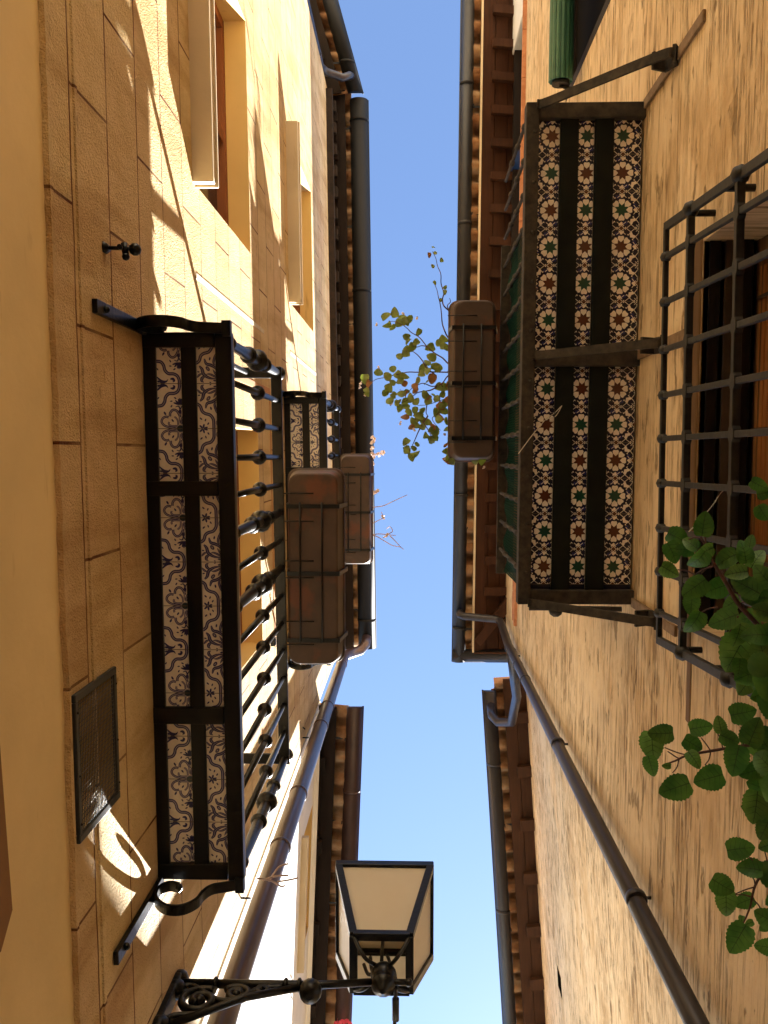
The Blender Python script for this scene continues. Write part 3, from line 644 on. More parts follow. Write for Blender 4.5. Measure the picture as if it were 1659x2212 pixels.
def motif_star():
    N = []                                   # 1 white 2 star colour 3 blue 4 brown 5 green-black
    def rot(p, a): c_, s_ = math.cos(a), math.sin(a); return [(x * c_ - y * s_, x * s_ + y * c_) for x, y in p]
    st = [((.215 if i % 2 else .118) * math.cos(math.pi / 8 * i), (.215 if i % 2 else .118) * math.sin(math.pi / 8 * i)) for i in range(16)]
    for i in range(16): N.append((2, [(0, 0), st[i], st[(i + 1) % 16]]))
    pet = [(.122, 0), (.19, .074), (.255, .088), (.296, .062), (.287, 0), (.296, -.062), (.255, -.088), (.19, -.074)]
    for i in range(8): N.append((1, rot(pet, math.pi / 4 * i)))
    for i in range(8): N.append((3, rot([(.315, .015), (.335, .095), (.40, .13), (.455, .085), (.40, .02)], math.pi / 4 * i)) if False else (3, rot([(.30, .055), (.375, .125), (.43, .085), (.385, .03)], math.pi / 4 * (i) + (.0 if i % 2 == 0 else -.62 + .0))))
    for i in range(4):
        a = math.pi / 2 * i
        N.append((1, rot([(.318, 0), (.385, .075), (.44, .072), (.405, 0)], a))); N.append((1, rot([(.318, 0), (.405, 0), (.44, -.072), (.385, -.075)], a)))      # little hearts on the axes
        N.append((1, rot([(.25, .25), (.36, .235), (.405, .29), (.325, .325)], a))); N.append((1, rot([(.25, .25), (.325, .325), (.29, .405), (.235, .36)], a)))   # corner hearts
        for sg in (1, -1):
            N.append((4, rot([(.5, 0), (.5, sg * .07), (.462, sg * .062), (.44, 0)], a)))
            N.append((5, rot([(.5, sg * .16), (.5, sg * .36), (.455, sg * .33), (.44, sg * .26), (.455, sg * .19)], a)))
            N.append((1, rot([(.497, sg * .085), (.497, sg * .145), (.455, sg * .115)], a))); N.append((1, rot([(.497, sg * .375), (.497, sg * .44), (.455, sg * .405)], a)))
            N.append((1, rot([(.30, sg * .185), (.345, sg * .165), (.325, sg * .21)], a)))
        N.append((1, rot([(.47, .47), (.44, .5), (.5, .5)], a)))
        for ln in ([(.5, .39), (.40, .265), (.5, .14)], [(.5, -.39), (.40, -.265), (.5, -.14)], [(.5, .085), (.425, 0), (.5, -.085)], [(.40, .265), (.305, .195)], [(.40, -.265), (.305, -.195)], [(.425, .0), (.33, .125)], [(.425, 0), (.33, -.125)], [(.5, .5), (.41, .41)]):
            for p, q in zip(ln, ln[1:]):
                dx, dy = q[0] - p[0], q[1] - p[1]; l = math.hypot(dx, dy); ox, oy = -dy / l * .008, dx / l * .008
                N.append((6, rot([(p[0] + ox, p[1] + oy), (p[0] - ox, p[1] - oy), (q[0] - ox, q[1] - oy), (q[0] + ox, q[1] + oy)], a)))
    return N
MOTS = motif_star()
def star_tiles(par, fr, n0, n1, s0, s1, h, T, nc, stars, flip):
    m = MB(fr); m.box(n0, n1, s0, s1, h, h + .015)
    for i, sc in enumerate(stars):
        for du in (-1, 0, 1):
            for lay, poly in MOTS:
                q = [(nc + (u + du) * T, sc + v_ * T) for u, v_ in poly]
                q = clip(q, n0, n1, max(s0, sc - T / 2), min(s1, sc + T / 2))
                if not q: continue
                mi = lay
                if lay == 6: mi = 1
                if lay == 2: mi = 2 if (i + du + flip) % 2 == 0 else 4
                m.face([(a, b_, h - .0008 - .0001 * lay) for a, b_ in q], mi)
        sj = sc + T / 2
        if s0 < sj < s1: m.face([(n0, sj - .001, h - .0022), (n1, sj - .001, h - .0022), (n1, sj + .001, h - .0022), (n0, sj + .001, h - .0022)], 6)
    for du in (-.5, .5):
        a = nc + du * T
        if n0 + .004 < a < n1 - .004: m.face([(a - .001, s0, h - .0024), (a + .001, s0, h - .0024), (a + .001, s1, h - .0024), (a - .001, s1, h - .0024)], 6)
    return m.build('tile_panel', [M_SB, M_SW, M_SG, M_SU, M_SR, M_SB, M_GROUT], par, recalc=False)

def baluster(par, fr, n, s, h0, h1, ornate, mt):
    m = MB(fr); r = .0105; mid = (h0 + h1) / 2 + .02
    P = [(r, h0)]
    def bulb(c_, R, q=.8, neck=True):
        if neck: P.append((r * 1.35, c_ - R * q - .008)); P.append((r * 1.35, c_ - R * q - .001))
        for i in range(9):
            t = math.pi * i / 8; P.append((max(r, R * math.sin(t)), c_ - R * q * math.cos(t)))
        if neck: P.append((r * 1.35, c_ + R * q + .001)); P.append((r * 1.35, c_ + R * q + .008))
    if ornate:
        r = .0165; P[0] = (r, h0); P += [(r * 1.5, h0 + .01), (r * 1.5, h0 + .03), (r, h0 + .035)]
        bulb(mid - .20, .034, .7); bulb(mid, .046, .85); bulb(mid + .19, .032, .6)
    else: bulb(mid, .031)
    P.append((r, h1)); m.lathe((n, s, 0), P, 14); return m.build('baluster', mt, par)

def left_balcony(name, label, h0, s0, s1, rail_h, nb):
    t = thing(name, label, 'balcony', FL(.15, (s0 + s1) / 2, h0), 'iron balconies with blue tiled undersides')
    dep = .302; ht = h0 + .012
    # frame: outer beam, wall bar, two middle flats, cross bars
    m = MB(FL); m.box(dep - .055, dep, s0, s1, h0 - .014, h0 + .03); m.build('outer_beam', M_IRON, t, .004)
    m = MB(FL); m.box(.0, .042, s0, s1, h0 - .004, h0 + .03); m.build('wall_bar', M_IRON, t, .003)
    m = MB(FL); m.box(.128, .178, s0 + .04, s1 - .04, h0 - .004, h0 + .010); m.build('middle_bar', M_IRON, t, .003)
    for a, b_ in ((s0, s0 + .05), (.09, .14), (.868, .926), (s1 - .055, s1)):
        m = MB(FL); m.box(.0, dep - .058, a, b_, h0 - .008, h0 + .026); m.build('cross_bar', M_IRON, t, .003)
    for a, b_ in ((s0 + .05, .09), (.14, .868), (.926, s1 - .055)):
        azulejo(t, FL, .042, .128, a, b_, ht, .1515, .215, MOTA); azulejo(t, FL, .178, dep - .058, a, b_, ht, .1515, .215, MOTB)
    m = MB(FL); m.box(.0, dep - .004, s0 + .004, s1 - .004, h0 + .03, h0 + .055); m.build('floor_slab', M_SILL, t)
    # railing
    rn = dep - .022; rl = rail_h
    m = MB(FL); m.box(rn - .028, rn + .022, s0 + .005, s1 - .005, rl - .014, rl)
    for q in (s0 + .006, s1 - .056): m.box(.0, rn - .028, q, q + .05, rl - .014, rl)
    m.build('top_rail', M_IRON, t, .003)
    for q in (s0 + .03, s1 - .03):
        m = MB(FL); m.lathe((rn, q, 0), [(.012, rl), (.012, rl + .012), (.026, rl + .025), (.034, rl + .045), (.030, rl + .068), (.014, rl + .085), (.001, rl + .09)], 14); m.build('finial', M_IRON, t)
    for i in range(nb):
        q = s0 + .03 + (s1 - s0 - .06) * i / (nb - 1); baluster(t, FL, rn, q, h0 + .05, rl - .014, i in (0, 5, 7, nb - 1), M_IRON)
    for q in (s0 + .03, s1 - .03): baluster(t, FL, rn * .5, q, h0 + .05, rl - .014, False, M_IRON)
    for i, q in enumerate((.28, .56, .86)):
        m = MB(FL); m.box(rn - .05, rn - .03, q, q + .035, rl - .05, rl - .012); m.box(rn - .05, rn - .03, q, q + .035, rl - .012, rl - .004); m.build('rail_clip', M_IRON, t)
    # scrolled brackets and the flat bars that hold them to the wall
    for q in (s0 - .028, s1 - .008):
        m = MB(FL); m.box(.002, .018, q - .002, q + .038, h0 - .50, h0 + .01); m.ball((.02, q + .018, h0 - .43), .012, 8); m.build('wall_strap', M_IRON, t, .002)
        m = MB(FL)
        pts = smooth_pts([(.085, h0 - .045), (.045, h0 - .035), (.022, h0 - .075), (.03, h0 - .14), (.075, h0 - .195), (.13, h0 - .20), (.168, h0 - .155), (.178, h0 - .10), (.20, h0 - .055), (.245, h0 - .035), (.285, h0 - .018)], 6)
        m.strip(pts, (q, q + .036), .011); m.strip([(.288, h0 - .03), (.288, h0 + .004)], (q - .008, q + .044), .03); m.ball((.083, q + .018, h0 - .045), .014, 8); m.build('scroll_bracket', M_IRON, t, .002)
    return t
left_balcony('iron_balcony', 'larger and lower of the two blue tiled black iron balconies on the sunlit ochre wall', 3.13, -.41, 1.475, 4.33, 15)
left_balcony('iron_balcony', 'small looking upper balcony with blue tiles, half hidden behind planters high on the ochre wall', 6.60, -.41, 1.475, 7.79, 15)

def right_balcony():
    t = thing('iron_balcony', 'rusty iron balcony underside with star patterned tiles on the right hand plaster wall', 'balcony', FR(.24, -.4, 3.9))
    s0, s1, h0, dep = -1.43, .628, 3.90, .486
    N = lambda x, y=700: .938 - HP(x, y, 3.93).x - .009 * HP(x, y, 3.93).y
    e = {k: N(k) for k in (1154, 1201, 1240, 1275, 1315, 1376)}
    m = MB(FR); m.box(e[1154], dep, s0, s1, h0 - .016, h0 + .06)
    q = s0 + .12
    while q < s1:
        m.ball((dep - .035, q, h0 - .017), .009, 8, .6); q += .2
    m.build('outer_beam', M_RUST, t, .004)
    for a, b_ in ((1201, 1240), (1275, 1315)):
        m = MB(FR); m.box(e[b_], e[a], s0 + .03, s1 - .03, h0 + .006, h0 + .026); m.build('floor_bar', m_mid, t, .003)
    for a, b_ in ((s0, s0 + .062), (-.43, -.365), (s1 - .06, s1)):
        m = MB(FR); m.box(-.0, e[1154], a, b_, h0 - .01, h0 + .05); m.build('cross_bar', M_RUST, t, .004)
    T = .1495; hs = h0 + .032
    S1 = [HP(1180, y, hs).y for y in (295,)][0]; up = [S1 + T * i for i in range(-1, 7)]; S2 = HP(1175, 840, hs).y; lo = [S2 + T * i for i in range(-1, 6)]
    for k, (a, b_, cx) in enumerate(((1154, 1201, 1185), (1240, 1275, 1260), (1315, 1376, 1337))):
        n1 = e[a]; n0 = max(e[b_], .002)
        star_tiles(t, FR, n0, n1, s0 + .062, -.43, hs, T, N(cx), up, 0 if k == 0 else 1); star_tiles(t, FR, n0, n1, -.365, s1 - .06, hs, T, N(cx), lo, 1 if k == 0 else 0)
    m = MB(FR); m.box(0, dep - .004, s0 + .004, s1 - .004, h0 + .06, h0 + .09); m.build('floor_slab', M_SILL, t)
    rl = 4.92; rn = dep - .02
    m = MB(FR); m.box(rn - .03, rn + .018, s0 + .35, s1, rl - .02, rl); m.box(0, rn - .03, s1 - .045, s1 - .005, rl - .018, rl - .002); m.build('top_rail', M_RUST, t, .003)
    q = s0 + .02; i = 0
    while q < s1:
        m = MB(FR); P = [(.008, h0 + .06)]
        for c_ in (4.12, 4.38, 4.62): P += [(.008, c_ - .022), (.0135, c_ - .012), (.0135, c_ + .012), (.008, c_ + .022)]
        P.append((.008, rl - .01)); m.lathe((rn, q, 0), P, 10); m.build('baluster', M_RUST, t); q += .1465; i += 1
    for a, hw, sl in ((s0 - .005, 3.44, .02), (-.425, 3.50, .03), (s1 - .025, 3.48, .0)):
        m = MB(FR)
        pts = smooth_pts([(.445, h0 - .024), (.41, h0 - .042), (.26, h0 - .042 + (hw - h0 + .042) * .45), (.075, hw), (.03, hw - .03), (.012, hw + .01), (.03, hw + .055), (.075, hw + .04)], 6)
        w_ = .034
        m.strip(pts, (a, a + w_), .013); m.build('strut', M_RUST, t, .002)
        m = MB(FR); m.strip([(.026, hw - .035), (.006, hw + .0), (.03, hw + .06), (.085, hw + .03)], (a - .014, a + w_ + .014), .014); m.build('strut_foot', M_RUST, t, .002)
    for a, hw in ((s0 - .01, 3.13), (-.43, 3.2), (s1 - .03, 3.25)):
        m = MB(FR); m.box(.0, .012, a, a + .04, hw, h0); m.build('wall_strap', m_noisy('plastered_strap', (.16, .10, .05), (.27, .18, .10), .9, 0, 24, .5), t, .003)
    m = MB(FR); m.tube([(.06, s1 + .012, h0 - .05), (.30, s1 + .012, h0 - .03), (.44, s1 + .012, h0 - .03)], .011, 8); m.ball((.33, s1 + .02, h0 - .035), .03, 10); m.build('corner_lug', M_RUST, t)
    return t
m_mid = m_noisy('dull_floor_iron', (.005, .0065, .0045), (.010, .0115, .008), .9, 0, 14, .1, spec=.2)
right_balcony()
n_ = MB(FR); k = 60
rows = [[n_.P((.432 + .010 * math.sin(i * .9 + j) + (.012 if j else 0), -1.02 + 1.63 * i / k, 3.99 + (.86 + .012 * math.sin(i * 1.3)) * j / 3)) for i in range(k + 1)] for j in range(4)]
for a, b_ in zip(rows, rows[1:]):
    for i in range(k): n_.fi((a[i], a[i + 1], b_[i + 1], b_[i]), 0, True)
tag(n_.build('privacy_netting', M_NET, None, recalc=False), 'green netting tied inside the rusty railing of the star tiled balcony', 'netting')
tw = MB(FW); P0 = [HP(1120, 980, 3.84), HP(1150, 940, 3.80), HP(1180, 905, 3.78), HP(1197, 893, 3.77), HP(1214, 876, 3.76)]
tw.tube(smooth_pts([tuple(p) for p in P0]), .0016, 5, raw=True); tw.tube(smooth_pts([tuple(P0[2]), (P0[3].x + .005, P0[3].y + .012, 3.77), tuple(P0[4])]), .0014, 5, raw=True)
tag(tw.build('twine', M_STRING), 'frayed pale twine dangling under the star tiled balcony', 'string')

# =================================================================== PLANTERS
def rrect(n0, n1, s0, s1, r, h, k=5):
    P = []
    for cx, cy, a0 in ((n1 - r, s1 - r, 0), (n0 + r, s1 - r, 90), (n0 + r, s0 + r, 180), (n1 - r, s0 + r, 270)):
        for i in range(k + 1): a = R_(a0 + 90 * i / k); P.append((cx + r * math.cos(a), cy + r * math.sin(a), h))
    return P
def planter(label, x0, x1, s0, s1, h0, H=.17, straps=3, fl=1):
    t = thing('flower_box', label, 'planter', ((x0 + x1) / 2, (s0 + s1) / 2, h0), 'flower boxes hung on balcony rails')
    m = MB(FW); L = []
    for f, hh in ((.010, 0), (.002, .004), (0, .012), (-.012, H - .03), (-.013, H - .028), (-.021, H - .026), (-.021, H)): L.append(rrect(x0 + f, x1 - f, s0 + f, s1 - f, .05, h0 + hh))
    L.append(rrect(x0 - .012, x1 + .012, s0 - .012, s1 + .012, .045, h0 + H)); L.append(rrect(x0 - .005, x1 + .005, s0 - .005, s1 + .005, .045, h0 + H - .03))
    m.loft(L, 0, True, True); m.build('trough', M_PLANT, t, .0025)
    m = MB(FW); m.loft([rrect(x0 + .004, x1 - .004, s0 + .004, s1 - .004, .045, h0 + H - .028), rrect(x0 + .004, x1 - .004, s0 + .004, s1 - .004, .045, h0 + H - .02)], 0); m.build('soil', M_SOIL, t)
    for i in range(straps):
        s = s0 + (s1 - s0) * (.16 + .70 * i / (straps - 1)); m = MB(FW)
        m.strip([(x0 - .02, h0 + H * .8), (x0 - .006, h0 - .006), (x1 + .006, h0 - .006), (x1 + .03, h0 + H + .015)], (s, s + .02), .006); m.build('holder_strap', M_IRON, t)
        m = MB(FW)
        for ds in (.03 + .05 * (i == 0), -.05 - .03 * (i == 2)): m.tube([(x0 - .03, s + ds, h0 - .008), (x0 + .12, s + ds, h0 - .008)], .0028, 6)
        m.build('holder_wire', M_IRON, t)
    for q in (.24, .68):
        m = MB(FW); x = x0 + (x1 - x0) * q; m.tube([(x, s0 + (s1 - s0) * .15, h0 - .011), (x, s0 + (s1 - s0) * .88, h0 - .011)], .004, 6); m.build('holder_rod', M_IRON, t)
    return t
h_ = 4.33; a = HP(622, 1022, h_); b_ = HP(731, 1436, h_); planter('big brown flower box hung on the lower left balcony rail', a.x, b_.x, a.y, b_.y, h_)
h_ = 7.76; a = HP(737, 985, h_); b_ = HP(799, 1218, h_); planter('smaller looking brown flower box on the upper left balcony rail against the sky', a.x, b_.x, a.y, b_.y, h_)
h_ = 4.80; a = HP(980, 648, h_); b_ = HP(1066, 990, h_); planter('dark rusty flower box with bronze leaves trailing out, hung on the right hand balcony', a.x, b_.x, a.y, b_.y, h_)

# =================================================================== LEAVES
def leaf(m, c, nrm, ang, L, W, mi=0, teeth=9, fold=.18, droop=.12, raw=True, heart=.12, vein=None):
    nrm = Vector(nrm).normalized(); a = nrm.orthogonal().normalized(); b2 = nrm.cross(a)
    ex = math.cos(ang) * a + math.sin(ang) * b2; ey = nrm.cross(ex)
    k = teeth * 2; base = Vector(c)
    mid = []; le = []; ri = []
    for i in range(k + 1):
        t = i / k; wv = W * .5 * (math.sin(math.pi * t ** .66) ** .62 if 0 < t < 1 else 0) * (1.0 if i % 2 == 0 else .90)
        x = L * (t - .5) ; back = -heart * L * math.exp(-t * 9) if 0 < t < .3 else 0
        z = -droop * L * (t - .3) ** 2 * 2
        mid.append(m.P(base + ex * x + nrm * (z - .015 * L), True))
        le.append(m.P(base + ex * (x + back) + ey * wv + nrm * (z + fold * wv), True)); ri.append(m.P(base + ex * (x + back) - ey * wv + nrm * (z + fold * wv), True))
    for i in range(k):
        m.fi((mid[i], mid[i + 1], le[i + 1], le[i]), mi, True); m.fi((mid[i], ri[i], ri[i + 1], mid[i + 1]), mi, True)
    if vein is not None:
        V = lambda i: Vector(m.v[i]) - Vector((0, 0, CAMZ)) - off * nrm
        off = .0009 if nrm.dot(Vector(c)) > 0 else -.0009
        off = -off if False else off
        for i in range(k - 1):
            a_, b_ = V(mid[i]), V(mid[i + 1]); wv = ey * (.010 * L * (1 - i / k) + .0004)
            m.face([a_ - wv, a_ + wv, b_ + wv, b_ - wv], vein, True)
        for i in range(2, k - 3, 3):
            for sd in (le, ri):
                a_ = V(mid[i]); q = V(sd[min(i + 3, k - 1)]); b_ = a_.lerp(q, .82); wv = ex * (.006 * L + .0002)
                m.face([a_ - wv, a_ + wv, b_ + wv * .3, b_ - wv * .3], vein, True)
rl_ = random.Random(11)
def jit(v, a): return Vector(v) + Vector((rl_.uniform(-a, a), rl_.uniform(-a, a), rl_.uniform(-a, a)))
# ---- leafy vine by the grilled window
pt = thing('trailing_plant', 'leafy green trailing plant with scalloped leaves hanging beside the grilled window', 'plant', (.8, .9, 1.9))
Z4 = lambda x, y, h: HP(1328.3 + x / 3.069, 1491 + y / 3.069, h)
Z2 = lambda x, y, h: HP(1328.3 + x / 3.752, 1003 + y / 3.752, h)
fol = MB(); st = MB()
A4 = [(300, 288, 75, .9), (248, 372, 88, 2.2), (240, 505, 62, 2.6), (392, 650, 98, 1.1), (525, 362, 68, 3.5), (528, 460, 58, 2.8), (620, 585, 92, 1.0), (575, 245, 72, 4.4), (695, 225, 54, 5.6), (765, 325, 66, 3.3), (800, 470, 98, 1.9), (850, 150, 76, 4.2), (925, 270, 95, 5.2), (905, 540, 74, 1.4),
      (935, 780, 100, 2.4), (985, 650, 100, .7), (990, 930, 66, 2.0), (835, 1050, 82, 3.9), (890, 1180, 74, 1.0), (722, 1300, 78, 3.3), (738, 1415, 78, 2.3), (858, 1400, 62, 1.2), (815, 1650, 98, 1.7), (1000, 1510, 74, .6), (1010, 1030, 55, 1.0), (840, 1520, 24, 2.0), (890, 1545, 28, 1.4), (340, 500, 28, 1.0), (1000, 1700, 70, 1), (990, 470, 90, 0), (1010, 380, 80, 0)]
for x, y, r, an in A4:
    h = 1.98 + rl_.uniform(-.05, .05); c0 = Z4(x, y, h); L = 2 * r / 3.069 / F * h
    leaf(fol, c0, jit(-c0.normalized() * 1.0, .30), an + rl_.uniform(-.3, .3), L * 1.12, L * rl_.uniform(.88, 1.04), 0 if r > 60 and rl_.random() > .18 else 1, fold=rl_.uniform(.0, .38), droop=rl_.uniform(-.1, .35), vein=2)
A2_ = [(720, 480, 92, 5.2), (520, 600, 88, 3.4), (470, 720, 84, 3), (670, 780, 88, 1.8), (450, 865, 74, 3.2), (890, 775, 98, 1.4), (1050, 705, 88, 5.9), (640, 1000, 104, 1.6), (805, 1012, 98, 1.3), (620, 1140, 78, 2.2), (640, 1290, 98, 1.9), (880, 1260, 115, .9), (1060, 985, 112, .2), (1130, 1080, 92, .8), (980, 1530, 155, 1.8), (1080, 1250, 86, 1.0), (1150, 760, 82, 5), (1195, 1190, 95, .2), (1115, 1690, 140, 1.5), (1190, 1500, 120, 1.0), (1060, 1790, 94, 1.7), (1170, 170, 66, 3.6), (1205, 400, 72, 3.0), (1220, 230, 60, 4.0), (560, 690, 70, 1), (610, 640, 66, 0), (740, 700, 60, 1), (980, 880, 80, 1), (1000, 1380, 95, 2), (1150, 1380, 100, 1), (1200, 900, 90, 0), (1220, 1640, 100, 1), (1210, 1850, 110, 1), (1010, 1650, 70, 2), (1100, 620, 50, 5.5), (1240, 1020, 90, 0), (1170, 1000, 80, 0), (940, 1130, 70, 1)]
for x, y, r, an in A2_:
    h = 2.06 + rl_.uniform(-.09, .10); c0 = Z2(x, y, h); L = 2 * r / 3.752 / F * h
    leaf(fol, c0, jit(-c0.normalized(), .38), an + rl_.uniform(-.3, .3), L * 1.12, L * rl_.uniform(.86, 1.04), 1 if rl_.random() < .26 else 0, fold=rl_.uniform(.0, .4), droop=rl_.uniform(-.1, .4), vein=2)
for i in range(32):
    y = rl_.uniform(1350, 2180); x = rl_.uniform(1665, 1740) if y > 1750 else rl_.uniform(1620, 1720); h = rl_.uniform(1.85, 2.2); c0 = HP(x, y, h)
    leaf(fol, c0, jit(-c0.normalized(), .7), rl_.uniform(0, 6.3), rl_.uniform(.055, .08), rl_.uniform(.05, .07), 1 if rl_.random() < .12 else 0)
def path(mb, pts, r0, r1, seg=8):
    q = smooth_pts([tuple(p) for p in pts], 5); mb.tube(q, [r0 + (r1 - r0) * i / (len(q) - 1) for i in range(len(q))], seg, raw=True)
path(st, [Z4(1180, 330, 2.03), Z4(1015, 352, 2.02), Z4(830, 372, 2.0), Z4(640, 402, 1.99), Z4(480, 432, 1.98), Z4(400, 468, 1.98), Z4(330, 492, 1.98)], .0048, .0016)
for a, b_ in (((480, 430), (330, 380)), ((430, 455), (350, 405)), ((425, 455), (382, 548)), ((635, 403), (572, 315)), ((715, 385), (675, 270)), ((635, 405), (597, 495)), ((850, 365), (842, 235)), ((960, 355), (925, 290)), ((800, 380), (770, 330))): path(st, [Z4(*a, 1.99), Z4((a[0] + b_[0]) / 2 + 8, (a[1] + b_[1]) / 2 + 8, 1.985), Z4(*b_, 1.98)], .0016, .0012, 6)
path(st, [Z4(1120, 980, 2.04), Z4(1015, 1150, 2.02), Z4(930, 1295, 2.0), Z4(895, 1440, 1.99), Z4(840, 1570, 1.98)], .0042, .0015)
for a, b_ in (((960, 1200), (890, 1105)), ((925, 1305), (800, 1350)), ((900, 1370), (800, 1356)), ((970, 1460), (915, 1390)), ((1010, 1140), (965, 1010)), ((930, 1290), (900, 1230))): path(st, [Z4(*a, 1.99), Z4((a[0] + b_[0]) / 2 + 6, (a[1] + b_[1]) / 2 - 6, 1.985), Z4(*b_, 1.98)], .0018, .0013, 6)
path(st, [Z2(1300, 1480, 2.0), Z2(1150, 1295, 2.02), Z2(1000, 1130, 2.03), Z2(900, 960, 2.04), Z2(800, 800, 2.05), Z2(750, 680, 2.06), Z2(690, 590, 2.07)], .0062, .0028)
for a, b_ in (((800, 820), (690, 895)), ((640, 890), (510, 855)), ((690, 600), (600, 610)), ((740, 660), (725, 560)), ((860, 900), (890, 860)), ((835, 1160), (700, 1200)), ((1010, 1130), (1100, 1120)), ((1000, 1230), (930, 1360)), ((800, 830), (640, 900))): path(st, [Z2(*a, 2.05), Z2((a[0] + b_[0]) / 2, (a[1] + b_[1]) / 2 - 12, 2.055), Z2(*b_, 2.05)], .0020, .0014, 6)
path(st, [HP(1720, 1500, 2.0), HP(1690, 1700, 2.0), HP(1665, 1850, 2.0), HP(1690, 2100, 1.98)], .006, .004)
fol.build('foliage', [M_LEAF, M_LEAFL, M_VEIN], pt, recalc=False); st.build('stems', M_STEM, pt)
tag_tend = MB(); path(tag_tend, [Z2(600, 545, 2.2), Z2(700, 440, 2.3), Z2(800, 320, 2.5), Z2(860, 230, 2.65), Z2(910, 200, 2.7)], .0016, .0010, 5); tag_tend.build('tendril', M_STRING, pt)

# ---- bronze-leaved plant in the right hand flower box
Z3 = lambda x, y, h: HP(765.8 + x / 4.411, 515 + y / 4.411, h)
pt = thing('bronze_leaf_plant', 'bronze and olive leaved plant sprawling from the right flower box against blue sky', 'plant', (.3, -.4, 4.95))
fol = MB(); st = MB(); hz = lambda x: 4.98 + (900 - x) / 900 * .28
br = [[(960, 1270), (890, 1275), (740, 1272), (600, 1275), (500, 1275), (380, 1302), (290, 1325), (200, 1345), (140, 1395)], [(960, 1230), (890, 1190), (840, 1140), (790, 1110), (740, 1075), (690, 1030), (620, 945), (540, 895), (500, 855), (440, 815), (370, 790), (320, 800)], [(690, 1030), (640, 1022), (590, 1035), (545, 1012)],
      [(760, 1290), (690, 1240), (650, 1170), (600, 1110), (540, 1070), (490, 1075)], [(960, 1000), (890, 940), (855, 870), (835, 800), (828, 710), (815, 620), (800, 560), (785, 490), (760, 430)], [(960, 760), (900, 690), (850, 640), (838, 580), (850, 520), (825, 430), (822, 340), (790, 260), (775, 190), (742, 125)], [(900, 690), (885, 640), (915, 605), (905, 570)],
      [(960, 1290), (890, 1310), (830, 1385), (740, 1410), (650, 1380), (560, 1420), (490, 1470), (430, 1440)], [(830, 1385), (740, 1440), (680, 1455), (600, 1470), (540, 1515), (460, 1560), (400, 1540)], [(960, 1480), (890, 1520), (800, 1550), (690, 1585), (600, 1590)], [(690, 1585), (682, 1660), (700, 1700), (650, 1730)], [(810, 1555), (800, 1660), (740, 1720), (820, 1830)], [(700, 1690), (640, 1780), (605, 1850), (575, 1920), (550, 1975), (520, 2030)], [(660, 1760), (720, 1860), (730, 1930)], [(960, 1880), (900, 1960), (890, 2050), (930, 2130)], [(960, 2000), (1100, 2060), (1160, 2110)], [(830, 1390), (845, 1440), (840, 1490)]]
for b_ in br: path(st, [Z3(x, y, hz(x) + .012 * math.sin(x * .07 + y * .03)) for x, y in b_], .0042 if len(b_) > 5 else .003, .0014, 6)
pts = [(300, 740), (385, 705), (310, 825), (360, 850), (490, 790), (530, 770), (455, 760), (420, 800), (610, 895), (500, 935), (512, 980), (490, 1080), (425, 1122), (720, 1040), (730, 1130), (690, 1180), (585, 990), (545, 1040), (855, 960), (800, 1000), (890, 1060), (860, 1030), (235, 1280), (370, 1240), (310, 1310), (420, 1305), (480, 1312), (640, 1290), (700, 1260), (650, 1240), (680, 1375), (600, 1350), (740, 1340), (100, 1340), (118, 1450), (140, 1390), (360, 1370), (430, 1365), (470, 1380), (330, 1430), (370, 1500), (440, 1480), (490, 1480), (340, 1540), (420, 1560), (480, 1560), (300, 1470), (430, 1620), (520, 1660), (590, 1550), (575, 1640), (650, 1635), (640, 1720), (560, 1740), (700, 1540), (785, 1520), (670, 1485), (830, 1420), (840, 1480), (890, 1410), (890, 1530), (780, 1660), (850, 1650), (800, 1720), (740, 1790), (770, 1830), (700, 1755), (650, 1800), (880, 1740), (880, 1820), (590, 1780), (540, 1800), (610, 1690), (480, 1700), (500, 1600), (730, 1920), (680, 1880), (490, 1940), (500, 2010), (560, 2000), (590, 2050), (545, 2085), (600, 1960), (880, 1960), (880, 2030), (930, 2130), (900, 2090), (760, 1900), (1150, 2120), (1215, 2125), (820, 1600), (860, 1580), (580, 1410), (575, 1450), (535, 1515),
       (755, 85), (712, 160), (770, 135), (830, 205), (745, 262), (865, 465), (862, 515), (765, 425), (820, 590), (790, 1225), (760, 1215)]
for x, y in pts:
    small = y < 620; R0 = rl_.uniform(18, 26) if small else rl_.uniform(36, 50)
    if y > 1350 and x < 700 and rl_.random() < .5: R0 *= .85
    c0 = Z3(x, y, hz(x) + rl_.uniform(-.03, .03)); L = 2 * R0 / 4.411 / F * c0.z
    red = rl_.random() < (.26 if 1350 < y < 1850 else .10)
    leaf(fol, c0, jit((0, 0, -1), .75), rl_.uniform(0, 6.3), L * 1.05, L * .92, 1 if red else 0, 6, .25, .2)
    if rl_.random() < .32 and not small: c1 = c0 + Vector((rl_.uniform(-.02, .02), rl_.uniform(-.02, .02), rl_.uniform(-.01, .03))); leaf(fol, c1, jit((0, 0, -1), .9), rl_.uniform(0, 6.3), L * .85, L * .75, 1 if rl_.random() < .3 else 0, 6, .25, .2)
for x, y in ((215, 820), (232, 1232), (600, 755), (468, 712), (60, 1375), (55, 1420), (105, 1500), (350, 1580), (430, 1760), (570, 1820), (865, 1875), (870, 2090), (1235, 2180)):
    fl = MB(); q0 = Z3(x, y, hz(x)); fl.ball((q0.x, q0.y, q0.z), .004, 6)
    for i in range(4): c0 = Z3(x + rl_.uniform(-12, 12), y + rl_.uniform(-12, 12), hz(x)); leaf(fl, c0, jit((0, 0, -1), .9), rl_.uniform(0, 6), .013, .011, 0, 3)
    fl.build('flower', M_PINK, pt, recalc=False)
fol.build('foliage', [M_LEAFO, M_LEAFR], pt, recalc=False); st.build('stems', M_STEM, pt)

